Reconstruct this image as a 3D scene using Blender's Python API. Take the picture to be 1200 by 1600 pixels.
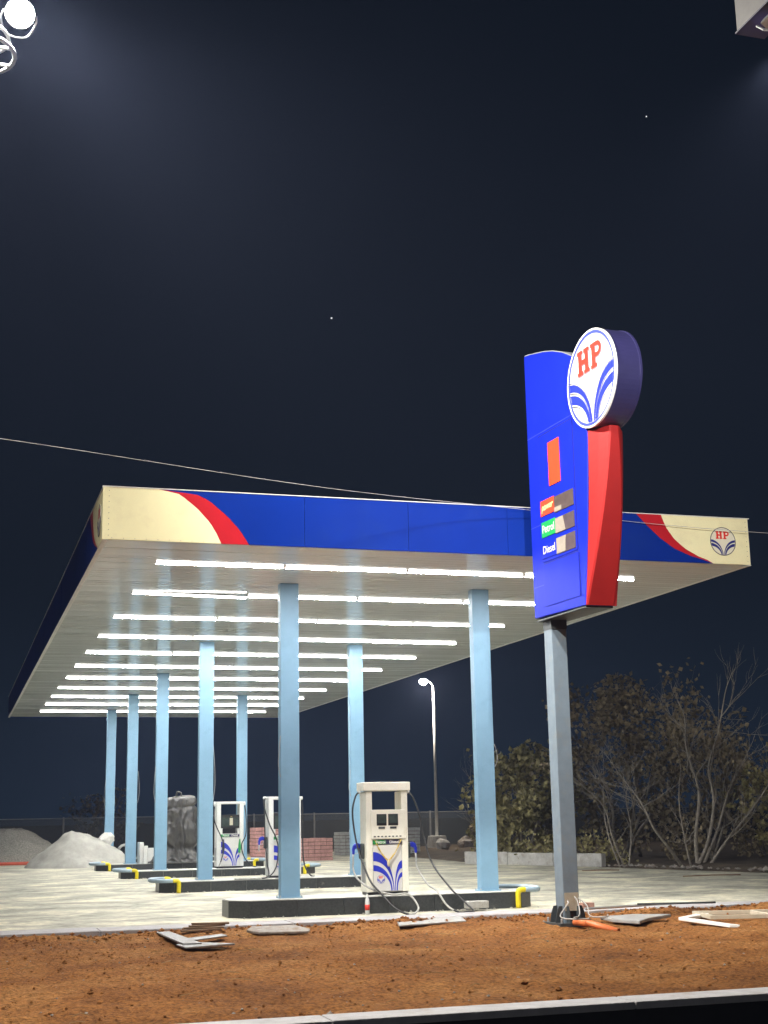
import bpy, bmesh, math, random
from mathutils import Vector, Matrix, noise
R = math.radians
random.seed(7)
for o in list(bpy.data.objects):
    bpy.data.objects.remove(o)
scene = bpy.context.scene
col = scene.collection

# ------------------------------------------------------------------ camera
cam_data = bpy.data.cameras.new('camera')
cam_data.sensor_fit = 'VERTICAL'
cam_data.sensor_height = 24.0
cam_data.lens = 24.0 * 2149.4 / 1600.0
cam_data.clip_end = 2000
cam = bpy.data.objects.new('camera', cam_data)
col.objects.link(cam)
YAW, PITCH, ROLL = 0.3021, 0.2183, -0.01885
_F = Vector((math.sin(YAW) * math.cos(PITCH), math.cos(YAW) * math.cos(PITCH), math.sin(PITCH)))
_R = Vector((math.cos(YAW), -math.sin(YAW), 0))
_U = _R.cross(_F)
_R2 = _R * math.cos(ROLL) + _U * math.sin(ROLL)
_U2 = -_R * math.sin(ROLL) + _U * math.cos(ROLL)
CAM_LOC = Vector((0, 0, 1.5))
m = Matrix((_R2, _U2, -_F)).transposed().to_4x4()
m.translation = CAM_LOC
cam.matrix_world = m
scene.camera = cam

# ------------------------------------------------------------------ night sky
world = bpy.data.worlds.new('World')
scene.world = world
world.use_nodes = True
wn, wl = world.node_tree.nodes, world.node_tree.links
bg = wn['Background']
tc = wn.new('ShaderNodeTexCoord')
sx = wn.new('ShaderNodeSeparateXYZ')
cr = wn.new('ShaderNodeValToRGB')
wl.new(tc.outputs['Generated'], sx.inputs[0])
wl.new(sx.outputs['Z'], cr.inputs[0])
e = cr.color_ramp.elements
e[0].position, e[0].color = 0.0, (0.0125, 0.0235, 0.0420, 1)
e[1].position, e[1].color = 1.0, (0.0085, 0.0125, 0.0225, 1)
k = e.new(0.16); k.color = (0.0070, 0.0125, 0.0230, 1)
k = e.new(0.40); k.color = (0.0070, 0.0110, 0.0200, 1)
wl.new(cr.outputs[0], bg.inputs['Color'])
bg.inputs['Strength'].default_value = 0.50

scene.view_settings.view_transform = 'Standard'
scene.view_settings.look = 'None'
scene.view_settings.gamma = 1.0
scene.view_settings.exposure = 0.45
scene.render.engine = 'CYCLES'
scene.cycles.use_denoising = True
scene.cycles.max_bounces = 8
scene.cycles.sample_clamp_indirect = 6.0

# ------------------------------------------------------------------ light levels
TUBE_EMIT = 185.0       # canopy tubes
FLOOD_W = 8400.0      # floodlight on the mast (spot watts)
FLOOD2_W = 8600.0      # second head, turned to the verge and road
FLOOD_LOC = Vector((0.41, 16.0, 11.40))
FLOOD_AIM = Vector((13.0, 20.0, 5.0))
STREET_W = 1500.0
LED_W = 3500.0
HAZE = 0.00066

# ------------------------------------------------------------------ materials
MATS = {}
def mat(name, c, rough=0.6, metal=0.0, var=0.12, scale=4.0, bump=0.0, bscale=40.0, emit=0.0, spec=0.5, dirt=None, dscale=2.0, dlo=0.5, dhi=0.7, stretch=(1, 1, 1), coat=0.0):
    if name in MATS:
        return MATS[name]
    mt = bpy.data.materials.new(name)
    mt.use_nodes = True
    n, l = mt.node_tree.nodes, mt.node_tree.links
    p = n['Principled BSDF']
    p.inputs['Roughness'].default_value = rough
    p.inputs['Metallic'].default_value = metal
    p.inputs['Specular IOR Level'].default_value = spec
    p.inputs['Coat Weight'].default_value = coat
    t = n.new('ShaderNodeTexCoord')
    mp = n.new('ShaderNodeMapping')
    mp.inputs['Scale'].default_value = stretch
    l.new(t.outputs['Object'], mp.inputs[0])
    nz = n.new('ShaderNodeTexNoise')
    nz.inputs['Scale'].default_value = scale
    nz.inputs['Detail'].default_value = 6
    nz.inputs['Roughness'].default_value = 0.6
    l.new(mp.outputs[0], nz.inputs['Vector'])
    rp = n.new('ShaderNodeValToRGB')
    rp.color_ramp.elements[0].position = 0.3
    rp.color_ramp.elements[1].position = 0.7
    rp.color_ramp.elements[0].color = tuple(max(0, v * (1 - var)) for v in c) + (1,)
    rp.color_ramp.elements[1].color = tuple(min(1, v * (1 + var)) for v in c) + (1,)
    l.new(nz.outputs['Fac'], rp.inputs[0])
    out = rp.outputs[0]
    if dirt:
        n2 = n.new('ShaderNodeTexNoise')
        n2.inputs['Scale'].default_value = dscale
        n2.inputs['Detail'].default_value = 8
        n2.inputs['Roughness'].default_value = 0.65
        l.new(mp.outputs[0], n2.inputs['Vector'])
        mr = n.new('ShaderNodeMapRange')
        mr.inputs['From Min'].default_value = dlo
        mr.inputs['From Max'].default_value = dhi
        l.new(n2.outputs['Fac'], mr.inputs['Value'])
        mx = n.new('ShaderNodeMix')
        mx.data_type = 'RGBA'
        l.new(mr.outputs[0], mx.inputs['Factor'])
        l.new(out, mx.inputs['A'])
        mx.inputs['B'].default_value = tuple(dirt) + (1,)
        out = mx.outputs['Result']
    l.new(out, p.inputs['Base Color'])
    if bump:
        b = n.new('ShaderNodeTexNoise')
        b.inputs['Scale'].default_value = bscale
        b.inputs['Detail'].default_value = 5
        l.new(mp.outputs[0], b.inputs['Vector'])
        bp = n.new('ShaderNodeBump')
        bp.inputs['Strength'].default_value = bump
        bp.inputs['Distance'].default_value = 0.02
        l.new(b.outputs['Fac'], bp.inputs['Height'])
        l.new(bp.outputs[0], p.inputs['Normal'])
    if emit:
        p.inputs['Emission Color'].default_value = tuple(c) + (1,)
        p.inputs['Emission Strength'].default_value = emit
    MATS[name] = mt
    return mt

M_blue = mat('canopy blue', (0.002, 0.024, 0.25), 0.45, spec=0.10, bump=0.25, bscale=0.9, var=0.08, scale=0.8, dirt=(0.006, 0.032, 0.24), dscale=1.3, dlo=0.5, dhi=0.8)
M_sblue = mat('sign blue', (0.005, 0.017, 0.40), 0.5, spec=0.2, var=0.05, scale=1.0, dirt=(0.010, 0.025, 0.40), dscale=3.0, dlo=0.55, dhi=0.85)
M_red = mat('sign red', (0.31, 0.011, 0.010), 0.6, var=0.06, spec=0.25)
M_fred = mat('fascia red', (0.50, 0.012, 0.022), 0.35, var=0.06)
M_orange = mat('sign orange', (0.80, 0.06, 0.02), 0.45, var=0.05)
M_cream = mat('fascia cream', (0.91, 0.85, 0.52), 0.5, bump=0.15, bscale=1.1, var=0.05, scale=1.2, dirt=(0.76, 0.68, 0.42), dscale=1.8, dlo=0.52, dhi=0.85)
M_dcream = mat('dispenser cream', (0.88, 0.86, 0.75), 0.4, var=0.04, dirt=(0.62, 0.56, 0.42), dscale=6, dlo=0.56, dhi=0.9)
M_white = mat('white paint', (0.80, 0.80, 0.78), 0.4, var=0.03, dirt=(0.62, 0.61, 0.58), dscale=5, dlo=0.56, dhi=0.9)
M_lwhite = mat('emblem white', (0.70, 0.69, 0.66), 0.4, var=0.03)
M_lblue = mat('emblem blue', (0.02, 0.035, 0.48), 0.4, var=0.04)
M_lred = mat('emblem red', (0.75, 0.04, 0.025), 0.4, var=0.04)
M_navy = mat('navy paint', (0.022, 0.020, 0.075), 0.38, var=0.15, scale=2)
M_dark = mat('dark line', (0.03, 0.03, 0.05), 0.5, var=0.1)
M_green = mat('petrol green', (0.012, 0.30, 0.07), 0.45, var=0.05)
M_black = mat('black plastic', (0.012, 0.012, 0.014), 0.35, var=0.2)
M_screen = mat('display glass', (0.05, 0.065, 0.06), 0.15, var=0.2, scale=12)
M_window = mat('price window', (0.085, 0.062, 0.058), 0.3, var=0.2, scale=10)
M_window2 = mat('paler price window', (0.30, 0.26, 0.21), 0.4, var=0.1, scale=10)
M_col = mat('column blue', (0.225, 0.40, 0.56), 0.42, var=0.05, scale=2.5, bump=0.12, bscale=5, dirt=(0.185, 0.335, 0.48), dscale=3.5, dlo=0.5, dhi=0.85)
M_pole = mat('pole grey', (0.165, 0.215, 0.265), 0.5, var=0.12, scale=5, dirt=(0.21, 0.225, 0.22), dscale=6, dlo=0.52, dhi=0.85)
M_poled = mat('pole steel dark', (0.05, 0.06, 0.065), 0.5, var=0.2, scale=8)
M_soffit = mat('soffit sheet', (0.92, 0.985, 0.98), 0.12, var=0.02, scale=0.7, stretch=(0.15, 4, 1), spec=0.3, bump=0.05, bscale=1.6)
M_soffit_back = mat('soffit backing', (0.35, 0.35, 0.33), 0.7)
M_batten = mat('light batten', (0.75, 0.75, 0.74), 0.4)
M_roof = mat('roof sheet', (0.25, 0.26, 0.28), 0.5)
M_tile = mat('island granite', (0.040, 0.044, 0.047), 0.28, var=0.35, scale=30, dirt=(0.24, 0.235, 0.21), dscale=3.0, dlo=0.60, dhi=0.74)
M_islandtop = mat('island top', (0.50, 0.50, 0.47), 0.7, var=0.15, scale=3, dirt=(0.36, 0.35, 0.31), dscale=2.2, bump=0.3)
M_yellow = mat('yellow pipe', (0.85, 0.68, 0.02), 0.4, var=0.06, scale=9)
M_pipeblue = mat('pipe grey blue', (0.33, 0.43, 0.52), 0.4, var=0.08)
M_concrete = mat('concrete', (0.45, 0.44, 0.42), 0.85, var=0.18, scale=6, bump=0.5, bscale=30, dirt=(0.30, 0.27, 0.23), dscale=4)
M_edge = mat('edging concrete', (0.40, 0.385, 0.40), 0.85, var=0.15, scale=5, bump=0.6, bscale=25, dirt=(0.33, 0.20, 0.13), dscale=2.2, dlo=0.58, dhi=0.75)
M_walltop = mat('wall cap', (0.46, 0.45, 0.46), 0.8, var=0.14, scale=5, bump=0.6, bscale=20, dirt=(0.30, 0.22, 0.16), dscale=3, dlo=0.58, dhi=0.78)
M_wallface = mat('wall face', (0.012, 0.012, 0.013), 0.6, var=0.3, scale=6)
M_asphalt = mat('asphalt', (0.045, 0.045, 0.047), 0.8, var=0.2, scale=20, bump=0.5, bscale=80)
M_board = mat('grey board', (0.33, 0.33, 0.33), 0.6, var=0.1, scale=7, dirt=(0.30, 0.25, 0.20), dscale=5)
M_stone = mat('weathered slab', (0.33, 0.30, 0.27), 0.85, var=0.25, scale=9, bump=0.6, bscale=18, dirt=(0.22, 0.14, 0.09), dscale=6)
M_wood = mat('old timber', (0.24, 0.155, 0.095), 0.8, var=0.3, scale=6, stretch=(1, 8, 8), bump=0.5, bscale=14)
M_pvc = mat('orange pvc', (0.72, 0.20, 0.07), 0.4, var=0.1)
M_redpipe = mat('red pipe', (0.62, 0.10, 0.05), 0.5, var=0.1)
M_pink = mat('pink paver', (0.60, 0.33, 0.30), 0.85, var=0.22, scale=9, bump=0.4)
M_gpaver = mat('grey paver', (0.45, 0.45, 0.43), 0.85, var=0.2, scale=9, bump=0.4)
M_gap = mat('paver joint', (0.15, 0.09, 0.08), 0.9)
M_brick = mat('clay brick', (0.36, 0.20, 0.15), 0.85, var=0.2, scale=14, bump=0.4)
M_aggr = mat('grey aggregate', (0.28, 0.265, 0.235), 0.95, var=0.5, scale=22, bump=0.8, bscale=22)
M_sand = mat('stone dust', (0.36, 0.35, 0.315), 0.95, var=0.22, scale=2.2, bump=0.7, bscale=6, stretch=(1, 1, 0.6))
M_tarp = mat('tarpaulin', (0.055, 0.053, 0.052), 0.36, spec=0.6, bump=0.3, bscale=9, var=0.22, scale=6, dirt=(0.11, 0.10, 0.085), dscale=4, dlo=0.5, dhi=0.8)
M_bag = mat('cement bag', (0.62, 0.60, 0.56), 0.7, var=0.15, scale=8)
M_card = mat('cardboard', (0.52, 0.33, 0.18), 0.8, var=0.1)
M_rubber = mat('hose rubber', (0.025, 0.025, 0.027), 0.45, var=0.2)
M_hose = mat('dusty hose', (0.38, 0.38, 0.36), 0.6, var=0.2, scale=14)
M_steel = mat('galvanised steel', (0.50, 0.51, 0.52), 0.38, metal=0.6, var=0.12, scale=9)
M_cable = mat('cable grey', (0.42, 0.41, 0.40), 0.6)
M_garland = mat('marigold', (0.62, 0.44, 0.10), 0.8, var=0.4, scale=60)
M_bark = mat('pale bark', (0.26, 0.23, 0.19), 0.9, var=0.3, scale=12, bump=0.5)
M_leafA = mat('leaf olive', (0.235, 0.205, 0.085), 0.6, var=0.45, scale=1.6)
M_leafB = mat('leaf dull', (0.20, 0.160, 0.095), 0.7, var=0.45, scale=1.4)
M_ground = mat('dark ground', (0.10, 0.075, 0.05), 0.95, var=0.4, scale=1.2, bump=0.6, bscale=8)
M_fence = mat('fence post', (0.22, 0.22, 0.22), 0.6)
M_tube = mat('tube glow', (1.0, 0.99, 0.965), emit=TUBE_EMIT)
M_tubeside = mat('tube side glow', (1.0, 0.985, 0.95), emit=7.0)
M_flood = mat('flood glow', (1.0, 0.97, 0.90), emit=60.0)
M_street = mat('street glow', (1.0, 0.93, 0.80), emit=150.0)
M_star = mat('star glow', (1.0, 0.98, 0.95), emit=1.2)
M_glassclear = mat('bottle plastic', (0.75, 0.76, 0.76), 0.15, var=0.05)

def mat_forecourt():
    mt = bpy.data.materials.new('forecourt concrete with stone dust')
    mt.use_nodes = True
    n, l = mt.node_tree.nodes, mt.node_tree.links
    p = n['Principled BSDF']
    p.inputs['Roughness'].default_value = 0.82
    t = n.new('ShaderNodeTexCoord')
    mp = n.new('ShaderNodeMapping'); mp.inputs['Scale'].default_value = (0.85, 1.0, 1)
    l.new(t.outputs['Object'], mp.inputs[0])
    a = n.new('ShaderNodeTexNoise'); a.inputs['Scale'].default_value = 0.9; a.inputs['Detail'].default_value = 10; a.inputs['Roughness'].default_value = 0.68; a.inputs['Distortion'].default_value = 0.4
    l.new(mp.outputs[0], a.inputs['Vector'])
    r = n.new('ShaderNodeValToRGB')
    el = r.color_ramp.elements
    el[0].position, el[0].color = 0.37, (0.25, 0.243, 0.20, 1)
    el[1].position, el[1].color = 0.65, (0.76, 0.71, 0.53, 1)
    q = el.new(0.50); q.color = (0.45, 0.43, 0.345, 1)
    l.new(a.outputs['Fac'], r.inputs[0])
    b = n.new('ShaderNodeTexNoise'); b.inputs['Scale'].default_value = 9; b.inputs['Detail'].default_value = 6
    l.new(t.outputs['Object'], b.inputs['Vector'])
    mr = n.new('ShaderNodeMapRange'); mr.inputs['From Min'].default_value = 0.3; mr.inputs['From Max'].default_value = 0.7
    mr.inputs['To Min'].default_value = 0.78; mr.inputs['To Max'].default_value = 1.15
    l.new(b.outputs['Fac'], mr.inputs['Value'])
    mx = n.new('ShaderNodeMix'); mx.data_type = 'RGBA'; mx.blend_type = 'MULTIPLY'; mx.inputs['Factor'].default_value = 1
    l.new(r.outputs[0], mx.inputs['A'])
    cc = n.new('ShaderNodeCombineColor')
    for i in range(3):
        l.new(mr.outputs[0], cc.inputs[i])
    l.new(cc.outputs[0], mx.inputs['B'])
    l.new(mx.outputs['Result'], p.inputs['Base Color'])
    bp = n.new('ShaderNodeBump'); bp.inputs['Strength'].default_value = 0.5; bp.inputs['Distance'].default_value = 0.02
    l.new(a.outputs['Fac'], bp.inputs['Height'])
    l.new(bp.outputs[0], p.inputs['Normal'])
    return mt

def mat_soil():
    mt = bpy.data.materials.new('red soil')
    mt.use_nodes = True
    n, l = mt.node_tree.nodes, mt.node_tree.links
    p = n['Principled BSDF']
    p.inputs['Roughness'].default_value = 0.95
    p.inputs['Specular IOR Level'].default_value = 0.2
    t = n.new('ShaderNodeTexCoord')
    a = n.new('ShaderNodeTexNoise'); a.inputs['Scale'].default_value = 0.55; a.inputs['Detail'].default_value = 10; a.inputs['Roughness'].default_value = 0.7
    l.new(t.outputs['Object'], a.inputs['Vector'])
    r = n.new('ShaderNodeValToRGB')
    el = r.color_ramp.elements
    el[0].position, el[0].color = 0.30, (0.175, 0.068, 0.022, 1)
    el[1].position, el[1].color = 0.72, (0.53, 0.265, 0.092, 1)
    q = el.new(0.5); q.color = (0.350, 0.142, 0.038, 1)
    l.new(a.outputs['Fac'], r.inputs[0])
    b = n.new('ShaderNodeTexNoise'); b.inputs['Scale'].default_value = 22; b.inputs['Detail'].default_value = 6; b.inputs['Roughness'].default_value = 0.7
    l.new(t.outputs['Object'], b.inputs['Vector'])
    r2 = n.new('ShaderNodeValToRGB')
    el = r2.color_ramp.elements
    el[0].position, el[0].color = 0.36, (0.42, 0.42, 0.42, 1)
    el[1].position, el[1].color = 0.66, (1.42, 1.40, 1.36, 1)
    l.new(b.outputs['Fac'], r2.inputs[0])
    mx = n.new('ShaderNodeMix'); mx.data_type = 'RGBA'; mx.blend_type = 'MULTIPLY'; mx.inputs['Factor'].default_value = 1
    l.new(r.outputs[0], mx.inputs['A']); l.new(r2.outputs[0], mx.inputs['B'])
    l.new(mx.outputs['Result'], p.inputs['Base Color'])
    bp = n.new('ShaderNodeBump'); bp.inputs['Strength'].default_value = 1.0; bp.inputs['Distance'].default_value = 0.06
    l.new(b.outputs['Fac'], bp.inputs['Height'])
    l.new(bp.outputs[0], p.inputs['Normal'])
    return mt

def mat_mesh_fence():
    mt = bpy.data.materials.new('chain link mesh')
    mt.use_nodes = True
    n, l = mt.node_tree.nodes, mt.node_tree.links
    p = n['Principled BSDF']
    p.inputs['Base Color'].default_value = (0.10, 0.11, 0.115, 1)
    p.inputs['Roughness'].default_value = 0.6
    p.inputs['Alpha'].default_value = 0.6
    return mt
M_forecourt, M_soil, M_chain = mat_forecourt(), mat_soil(), mat_mesh_fence()

# ------------------------------------------------------------------ mesh helpers
class MB:
    """collects shapes and links them as one mesh object"""
    def __init__(self):
        self.v, self.f = [], []
    def add(self, vs, fs):
        n = len(self.v)
        self.v += [tuple(p) for p in vs]
        self.f += [tuple(i + n for i in f) for f in fs]
        return self
    def box(self, x0, x1, y0, y1, z0, z1, mtx=None):
        vs = [Vector((x, y, z)) for x in (x0, x1) for y in (y0, y1) for z in (z0, z1)]
        if mtx:
            vs = [mtx @ p for p in vs]
        return self.add(vs, [(0, 1, 3, 2), (4, 6, 7, 5), (0, 4, 5, 1), (2, 3, 7, 6), (0, 2, 6, 4), (1, 5, 7, 3)])
    def prism(self, pts, a, b, fn):
        """2-D outline pts between depths a and b; fn(x, y, d) gives the point"""
        n = len(pts)
        vs = [fn(p[0], p[1], a) for p in pts] + [fn(p[0], p[1], b) for p in pts]
        fs = [tuple(range(n - 1, -1, -1)), tuple(range(n, 2 * n))]
        fs += [(i, (i + 1) % n, n + (i + 1) % n, n + i) for i in range(n)]
        return self.add(vs, fs)
    def tube(self, pts, r, sides=8, caps=True):
        pts = [Vector(p) for p in pts]
        rs = r if isinstance(r, (list, tuple)) else [r] * len(pts)
        vs, fs = [], []
        up = Vector((0, 0, 1))
        prev = None
        for i, p in enumerate(pts):
            d = (pts[min(i + 1, len(pts) - 1)] - pts[max(i - 1, 0)]).normalized()
            if prev is None:
                a = d.cross(up)
                if a.length < 0.05:
                    a = d.cross(Vector((1, 0, 0)))
            else:
                a = prev - d * prev.dot(d)
            a.normalize()
            prev = a
            b = d.cross(a)
            for k in range(sides):
                t = 2 * math.pi * k / sides
                vs.append(p + (a * math.cos(t) + b * math.sin(t)) * rs[i])
        for i in range(len(pts) - 1):
            for k in range(sides):
                k2 = (k + 1) % sides
                fs.append((i * sides + k, i * sides + k2, (i + 1) * sides + k2, (i + 1) * sides + k))
        if caps:
            fs.append(tuple(range(sides - 1, -1, -1)))
            fs.append(tuple((len(pts) - 1) * sides + k for k in range(sides)))
        return self.add(vs, fs)
    def lathe(self, prof, c=(0, 0, 0), sides=24):
        vs, fs = [], []
        for r, z in prof:
            for k in range(sides):
                t = 2 * math.pi * k / sides
                vs.append((c[0] + r * math.cos(t), c[1] + r * math.sin(t), c[2] + z))
        n = len(prof)
        for i in range(n - 1):
            for k in range(sides):
                k2 = (k + 1) % sides
                fs.append((i * sides + k, i * sides + k2, (i + 1) * sides + k2, (i + 1) * sides + k))
        fs.append(tuple(range(sides - 1, -1, -1)))
        fs.append(tuple((n - 1) * sides + k for k in range(sides)))
        return self.add(vs, fs)
    def build(self, name, material, parent=None, smooth=False, bevel=0.0, seg=2, fix=True):
        me = bpy.data.meshes.new(name)
        me.from_pydata(self.v, [], self.f)
        if fix:
            bm = bmesh.new(); bm.from_mesh(me)
            bmesh.ops.recalc_face_normals(bm, faces=bm.faces)
            bm.to_mesh(me); bm.free()
        me.materials.append(material)
        o = bpy.data.objects.new(name, me)
        col.objects.link(o)
        if parent:
            o.parent = parent
        if smooth:
            for p in me.polygons:
                p.use_smooth = True
        if bevel:
            b = o.modifiers.new('bevel', 'BEVEL')
            b.width, b.segments, b.limit_method = bevel, seg, 'ANGLE'
        return o

def tag(o, label=None, cat=None, group=None, kind=None):
    for k, v in (('label', label), ('category', cat), ('group', group), ('kind', kind)):
        if v:
            o[k] = v
    return o
def empty(name, loc=(0, 0, 0), rz=0.0):
    o = bpy.data.objects.new(name, None)
    o.location = loc
    o.rotation_euler = (0, 0, rz)
    o.empty_display_size = 0.1
    col.objects.link(o)
    return o
def smooth_path(pts, n=6):
    """Catmull-Rom through pts"""
    P = [Vector(p) for p in pts]
    P = [P[0] * 2 - P[1]] + P + [P[-1] * 2 - P[-2]]
    out = []
    for i in range(1, len(P) - 2):
        for k in range(n):
            t = k / n
            out.append(0.5 * ((2 * P[i]) + (P[i + 1] - P[i - 1]) * t + (2 * P[i - 1] - 5 * P[i] + 4 * P[i + 1] - P[i + 2]) * t * t + (3 * P[i] - P[i - 1] - 3 * P[i + 1] + P[i + 2]) * t ** 3))
    out.append(P[-2])
    return out
def text_mesh(name, body, size, material, fn, parent, sx=1.0, italic=0.0, bold=0.0, depth=0.003):
    """flat lettering: fn(x, y, d) gives the point; text centred on x, y = 0"""
    cu = bpy.data.curves.new('lettering', 'FONT')
    cu.body, cu.size, cu.align_x, cu.align_y = body, size, 'CENTER', 'CENTER'
    cu.offset, cu.shear, cu.resolution_u = bold, italic, 3
    ob = bpy.data.objects.new('lettering', cu)
    me = bpy.data.meshes.new_from_object(ob)
    bpy.data.objects.remove(ob)
    for v in me.vertices:
        v.co = fn(v.co.x * sx, v.co.y, depth)
    me.name = name
    me.materials.clear(); me.materials.append(material)
    o = bpy.data.objects.new(name, me)
    col.objects.link(o)
    o.parent = parent
    return o

# ------------------------------------------------------------------ emblem (unit circle, mapped by fn(x, y, d))
def emblem(fn, rad, parent, thick=0.004, ring_w=0.035, ring_mat=None, disc_mat=None, shadow=False, letter_mat=None, stripe_mat=None, seg=48, first=0.0):
    ring_mat = ring_mat or M_dark
    disc_mat = disc_mat or M_lwhite
    letter_mat = letter_mat or M_lred
    stripe_mat = stripe_mat or M_lblue
    T = thick
    g = lambda x, y, d: fn(x * rad, y * rad, first + d)
    circ = [(math.cos(2 * math.pi * i / seg), math.sin(2 * math.pi * i / seg)) for i in range(seg)]
    disc = MB().prism(circ, 0, T, g).build('emblem', disc_mat, parent)
    # ring
    mb = MB()
    ri = 1 - ring_w
    vs = [g(x, y, T * 2) for x, y in circ] + [g(x * ri, y * ri, T * 2) for x, y in circ]
    vs += [g(x, y, T) for x, y in circ]
    fs = [(i, (i + 1) % seg, seg + (i + 1) % seg, seg + i) for i in range(seg)]
    fs += [(i, 2 * seg + i, 2 * seg + (i + 1) % seg, (i + 1) % seg) for i in range(seg)]
    mb.add(vs, fs).build('emblem_ring', ring_mat, disc)
    # leaf stripes
    lim = ri - 0.012
    def clip(x, y):
        r = math.hypot(x, y)
        return (x, y) if r <= lim else (x * lim / r, y * lim / r)
    bands = [((0.970, 1.12), (0.920, 0.95), stripe_mat), ((0.895, 0.875), (0.810, 0.67), stripe_mat)]
    lines = [((0.984, 1.155), (0.974, 1.137)), ((0.912, 0.925), (0.903, 0.905)), ((0.792, 0.635), (0.778, 0.612))]
    for side in (-1, 1):
        for (o1, o2), (i1, i2), mtl in [(b[0], b[1], b[2]) for b in bands] + [(q[0], q[1], M_dark) for q in (lines if shadow else [])]:
            N = 18
            vs, fs = [], []
            for k in range(N + 1):
                t = 0.5 * math.pi * k / N * 0.97
                for a, b in ((o1, o2), (i1, i2)):
                    x, y = clip(-1 + a * math.sin(t), -1 + b * math.cos(t))
                    vs.append(g(x * -side, y, T * 1.9))
            for k in range(N):
                fs.append((2 * k, 2 * k + 1, 2 * k + 3, 2 * k + 2))
            MB().add(vs, fs).build('leaf_stripe' if mtl is stripe_mat else 'leaf_outline', mtl, disc)
    # slab serif letters H and P
    def rects(rs, extra, d, mtl, nm):
        mb = MB()
        c9 = lambda x: -0.03 + (x + 0.05) * 0.90
        for x0, x1, y0, y1 in rs:
            mb.add([g(c9(x0), y0, d), g(c9(x1), y0, d), g(c9(x1), y1, d), g(c9(x0), y1, d)], [(0, 1, 2, 3)])
        for poly in extra:
            mb.add([g(c9(x), y, d) for x, y in poly], [tuple(range(len(poly)))])
        mb.build(nm, mtl, disc)
    def letters(dx, dy, d, mtl):
        dy -= 0.05
        b, t = 0.22 + dy, 0.76 + dy
        s = 0.085
        sw = 0.16
        hx = -0.62 + dx
        rs = []
        for sx0 in (hx + 0.05, hx + 0.36):
            rs += [(sx0, sx0 + sw, b, t)]
            for yy in (b, t - s):
                rs += [(sx0 - 0.05, sx0, yy, yy + s), (sx0 + sw, sx0 + sw + 0.05, yy, yy + s)]
        rs += [(hx + 0.05 + sw, hx + 0.36, (b + t) / 2 - 0.055, (b + t) / 2 + 0.055)]
        rects(rs, [], d, mtl, 'letter' if mtl is letter_mat else 'letter_shadow')
        px = 0.02 + dx
        rs = [(px + 0.05, px + 0.05 + sw, b, t), (px, px + 0.05, b, b + s), (px + 0.05 + sw, px + 0.12 + sw, b, b + s), (px, px + 0.05, t - s, t)]
        cy, ro, rin = t - 0.165, 0.165, 0.07
        ex = []
        K = 10
        rs += [(px + 0.05 + sw, px + 0.31, t - 0.095, t), (px + 0.05 + sw, px + 0.31, cy - ro, cy - rin)]
        for k in range(K):
            a0, a1 = -math.pi / 2 + math.pi * k / K, -math.pi / 2 + math.pi * (k + 1) / K
            q = lambda a, r: (px + 0.31 + 1.15 * r * math.cos(a), cy + r * math.sin(a))
            ex.append([q(a0, rin), q(a0, ro), q(a1, ro), q(a1, rin)])
        rects(rs, ex, d, mtl, 'letter' if mtl is letter_mat else 'letter_shadow')
    if shadow:
        letters(0.025, -0.03, T * 1.6, mat('letter shadow', (0.22, 0.20, 0.24), 0.5))
    letters(0, 0, T * 2.2, letter_mat)
    return disc

# ================================================================== SETTING
def sheet(name, pts, z, material, kind='structure'):
    o = MB().add([(x, y, z) for x, y in pts], [tuple(range(len(pts)))]).build(name, material, fix=False)
    return tag(o, kind=kind)
sheet('ground', [(-900, -60), (900, -60), (900, 1500), (-900, 1500)], -0.62, M_ground)
sheet('road', [(-120, -12), (120, -12), (120, 11.2), (-120, 11.2)], -0.52, M_asphalt)
# built-up terrace that carries forecourt and verge
MB().box(-60, 60, 11.5, 140, -0.61, -0.30).build('terrace', M_ground)['kind'] = 'structure'
def gz(y):
    return -0.08 * min(1.0, max(0.0, (38.0 - y) / 15.0))
KV, DV = 1.053, -0.08      # the verge lies 8 cm lower than the rear forecourt
FC = [(-45, 21.9), (40, 21.9), (21.6, 24.0), (19.6, 31.0), (18.1, 36.4), (16.2, 42.0), (17.5, 63.0), (-45, 63.0)]
vs, fs = [], []
ys = [21.9 + 1.61 * k for k in range(11)] + [42.0, 50.0, 63.0]
for y in ys:
    rx = 40 - (y - 21.9) * 8.7 if y < 24 else (21.6 - (y - 24) * 0.286 if y < 31 else (19.6 - (y - 31) * 0.309 if y < 42 else 16.2 + (y - 42) * 0.062))
    for k in range(13):
        vs.append((-45 + (rx + 45) * k / 12, y, gz(y)))
for j in range(len(ys) - 1):
    for k in range(12):
        fs.append((j * 13 + k, j * 13 + k + 1, (j + 1) * 13 + k + 1, (j + 1) * 13 + k))
MB().add(vs, fs).build('forecourt', M_forecourt, fix=False)['kind'] = 'structure'

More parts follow.
